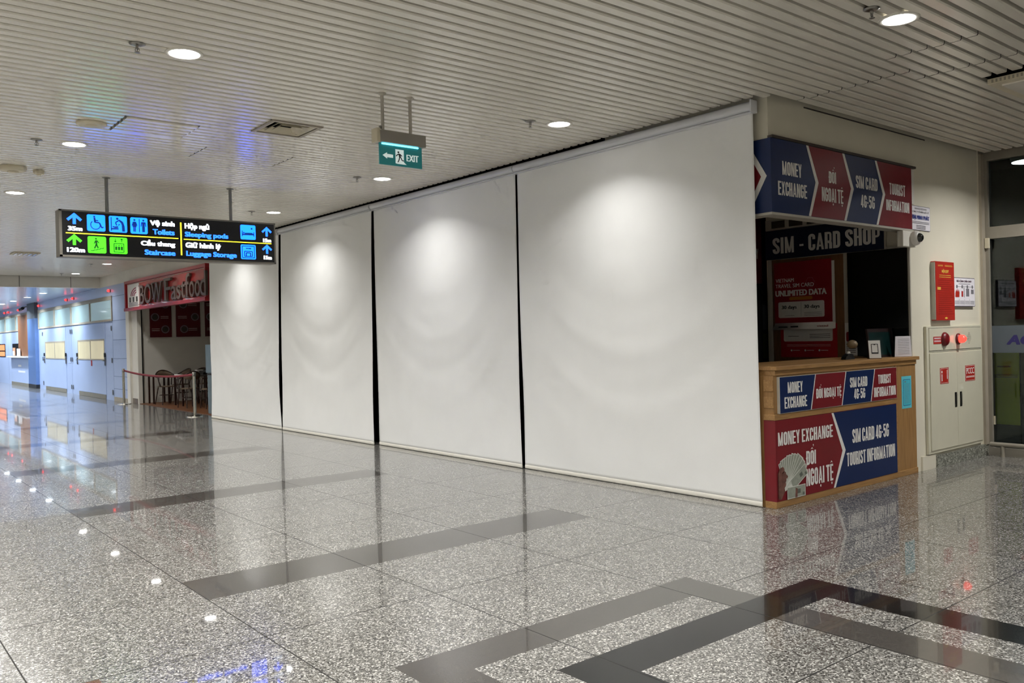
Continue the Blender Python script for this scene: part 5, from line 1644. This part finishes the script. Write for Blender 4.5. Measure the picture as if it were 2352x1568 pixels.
d2 = hall_door(2, 31.40, 34.92, (31.58, 34.70), (31.42, 34.90), (30.72, 35.2))
# clerestory
b = MB()
for q in ((25.53, 35.9, 2.84, 2.95), (25.53, 35.9, 2.24, 2.30), (25.53, 25.60, 2.30, 2.84), (35.8, 35.9, 2.30, 2.84), (28.0, 28.1, 2.3, 2.84), (30.5, 30.62, 2.3, 2.84), (33.05, 33.17, 2.3, 2.84)):
    b.box(XW - 0.03, XW + 0.05, q[0], q[1], q[2], q[3])
w2 = struct(b.build('window_2', M_taupe))
for a, c in ((25.60, 28.0), (28.1, 30.5), (30.62, 33.05), (33.17, 35.8)):
    MB().box(XW + 0.0, XW + 0.01, a, c, 2.30, 2.84).build('pane', G_pale, w2)
b = MB()
for q in ((37.5, 52, 2.84, 2.95), (37.5, 52, 2.24, 2.30), (40.6, 40.7, 2.3, 2.84), (43.2, 43.3, 2.3, 2.84), (45.8, 45.9, 2.3, 2.84)):
    b.box(XW - 0.03, XW + 0.05, q[0], q[1], q[2], q[3])
w3 = struct(b.build('window_3', M_taupe))
for a, c in ((39.9, 40.6), (40.7, 43.2), (43.3, 45.8), (45.9, 52)):
    MB().box(XW + 0.0, XW + 0.01, a, c, 2.30, 2.84).build('pane', G_pale, w3)
# blue column
t = struct(MB().box(6.28, 6.44, 36.0, 37.45, 0.15, 2.65).build('column_blue', M_bluecol))
struct(MB().box(6.28, 6.44, 36.0, 37.45, 2.65, 3.24).build('column_head', mat('slate_grey_cladding', '#4d545c', rough=0.5), t)) if False else None
struct(MB().box(6.28, 6.44, 36.0, 37.45, 2.651, 3.24).build('column_head', mat('slate_grey_cladding', '#4d545c', rough=0.5)))
struct(MB().box(6.275, 6.44, 35.98, 37.47, 0.0, 0.149).build('column_foot', M_dark))
t = thing('security_camera', 'black bracket camera at the top of the far blue column', 'camera', (6.2, 37.6, 3.0))
MB().tube([(6.2, 37.8, 3.10), (6.2, 38.4, 3.06)], 0.06, 12).build('body', M_dark, t)
MB().tube([(6.2, 37.9, 3.12), (6.33, 37.46, 3.16), (6.3, 37.44, 3.16)], 0.02, 8).build('bracket', M_dark, t)
# kiosk in the far wall
t = thing('kiosk_shutter', 'brown roller shutter panel above the white kiosk shelf', 'shutter', (6.35, 38.9, 1.22))
MB().box(6.34, 6.368, 37.6, 39.85, 1.22, 2.86).build('panel', mat('brown_shutter', '#84593c', rough=0.5), t)
t = thing('kiosk_counter', 'white kiosk shelf at the far blue wall', 'counter', (6.25, 39.7, 0))
MB().box(6.16, 6.40, 37.55, 41.6, 1.15, 1.21).build('shelf', M_white, t, bevel=0.01)
MB().box(6.32, 6.40, 37.6, 41.5, 0.14, 1.15).build('front_panel', M_bluepanel, t)
MB().box(6.315, 6.40, 37.6, 41.5, 0.0, 0.14).build('plinth', M_kick, t)
b = MB(); letters(b, side(6.32), 'Eco 1st', -40.1, -38.4, 0.72, 0.92, 0.001, bold=0.02) if False else rect(b, side(6.32), -39.9, -39.2, 0.78, 0.86, 0, 0.002); rect(b, side(6.32), -39.9, -38.4, 0.55, 0.62, 0, 0.002); b.build('pale_marking', M_white, t)
t = thing('kiosk_window', 'dark kiosk opening showing orange and white goods', 'window', (6.39, 40.7, 1.21))
MB().box(6.385, 6.398, 40.0, 41.55, 1.22, 1.73).build('opening', M_dark, t)
MB().box(6.37, 6.385, 40.9, 41.4, 1.23, 1.56).build('orange_goods', mat('peach_goods', '#e0a27a', rough=0.5), t)
MB().box(6.36, 6.37, 41.0, 41.35, 1.23, 1.42).build('white_goods', M_white, t)
tag(MB().box(6.22, 6.30, 39.2, 39.5, 1.2105, 1.52).build('paper_stack', M_white), 'upright white paper stack on the kiosk shelf', 'paper')
t = thing('display_screen', 'glowing orange display at the left picture edge', 'display', (6.39, 44.5, 1.17))
MB().box(6.385, 6.398, 43.4, 46.2, 1.17, 1.74).build('casing', M_dark, t)
MB().box(6.375, 6.385, 43.5, 46.1, 1.45, 1.70).build('screen', G_orange, t)
MB().box(6.375, 6.385, 43.5, 46.1, 1.20, 1.40).build('screen', G_orange, t)
# red pilot lamps
proto = None
RL = [(25.72, 'red pilot lamp closest to the red stall sign'), (30.14, 'red pilot lamp, right one of the middle pair'), (31.09, 'red pilot lamp, left one of the middle pair'),
      (35.63, 'red pilot lamp just right of the blue column'), (39.8, 'single red pilot lamp just left of the blue column'), (42.2, 'red pilot lamp, right one of the leftmost pair'), (43.15, 'red pilot lamp, left one of the leftmost pair')]
for y, lb in RL:
    if proto is None:
        t = thing('pilot_lamp', lb, 'lamp', (6.36, y, 3.10), 'red pilot lamps along the far wall')
        MB().lathe([(0.045, 0.04), (0.045, 0.02)], (6.36, y, 3.10), 16, axis='x').build('socket', M_dark, t)
        MB().lathe([(0.036, 0.02), (0.040, -0.01), (0.028, -0.038), (0.0005, -0.048)], (6.36, y, 3.10), 20, axis='x').build('dome', M_redlamp_far, t)
        proto = t
    else:
        c = copy_tree(proto); c.location = (6.36, y, 3.10); c['label'] = lb
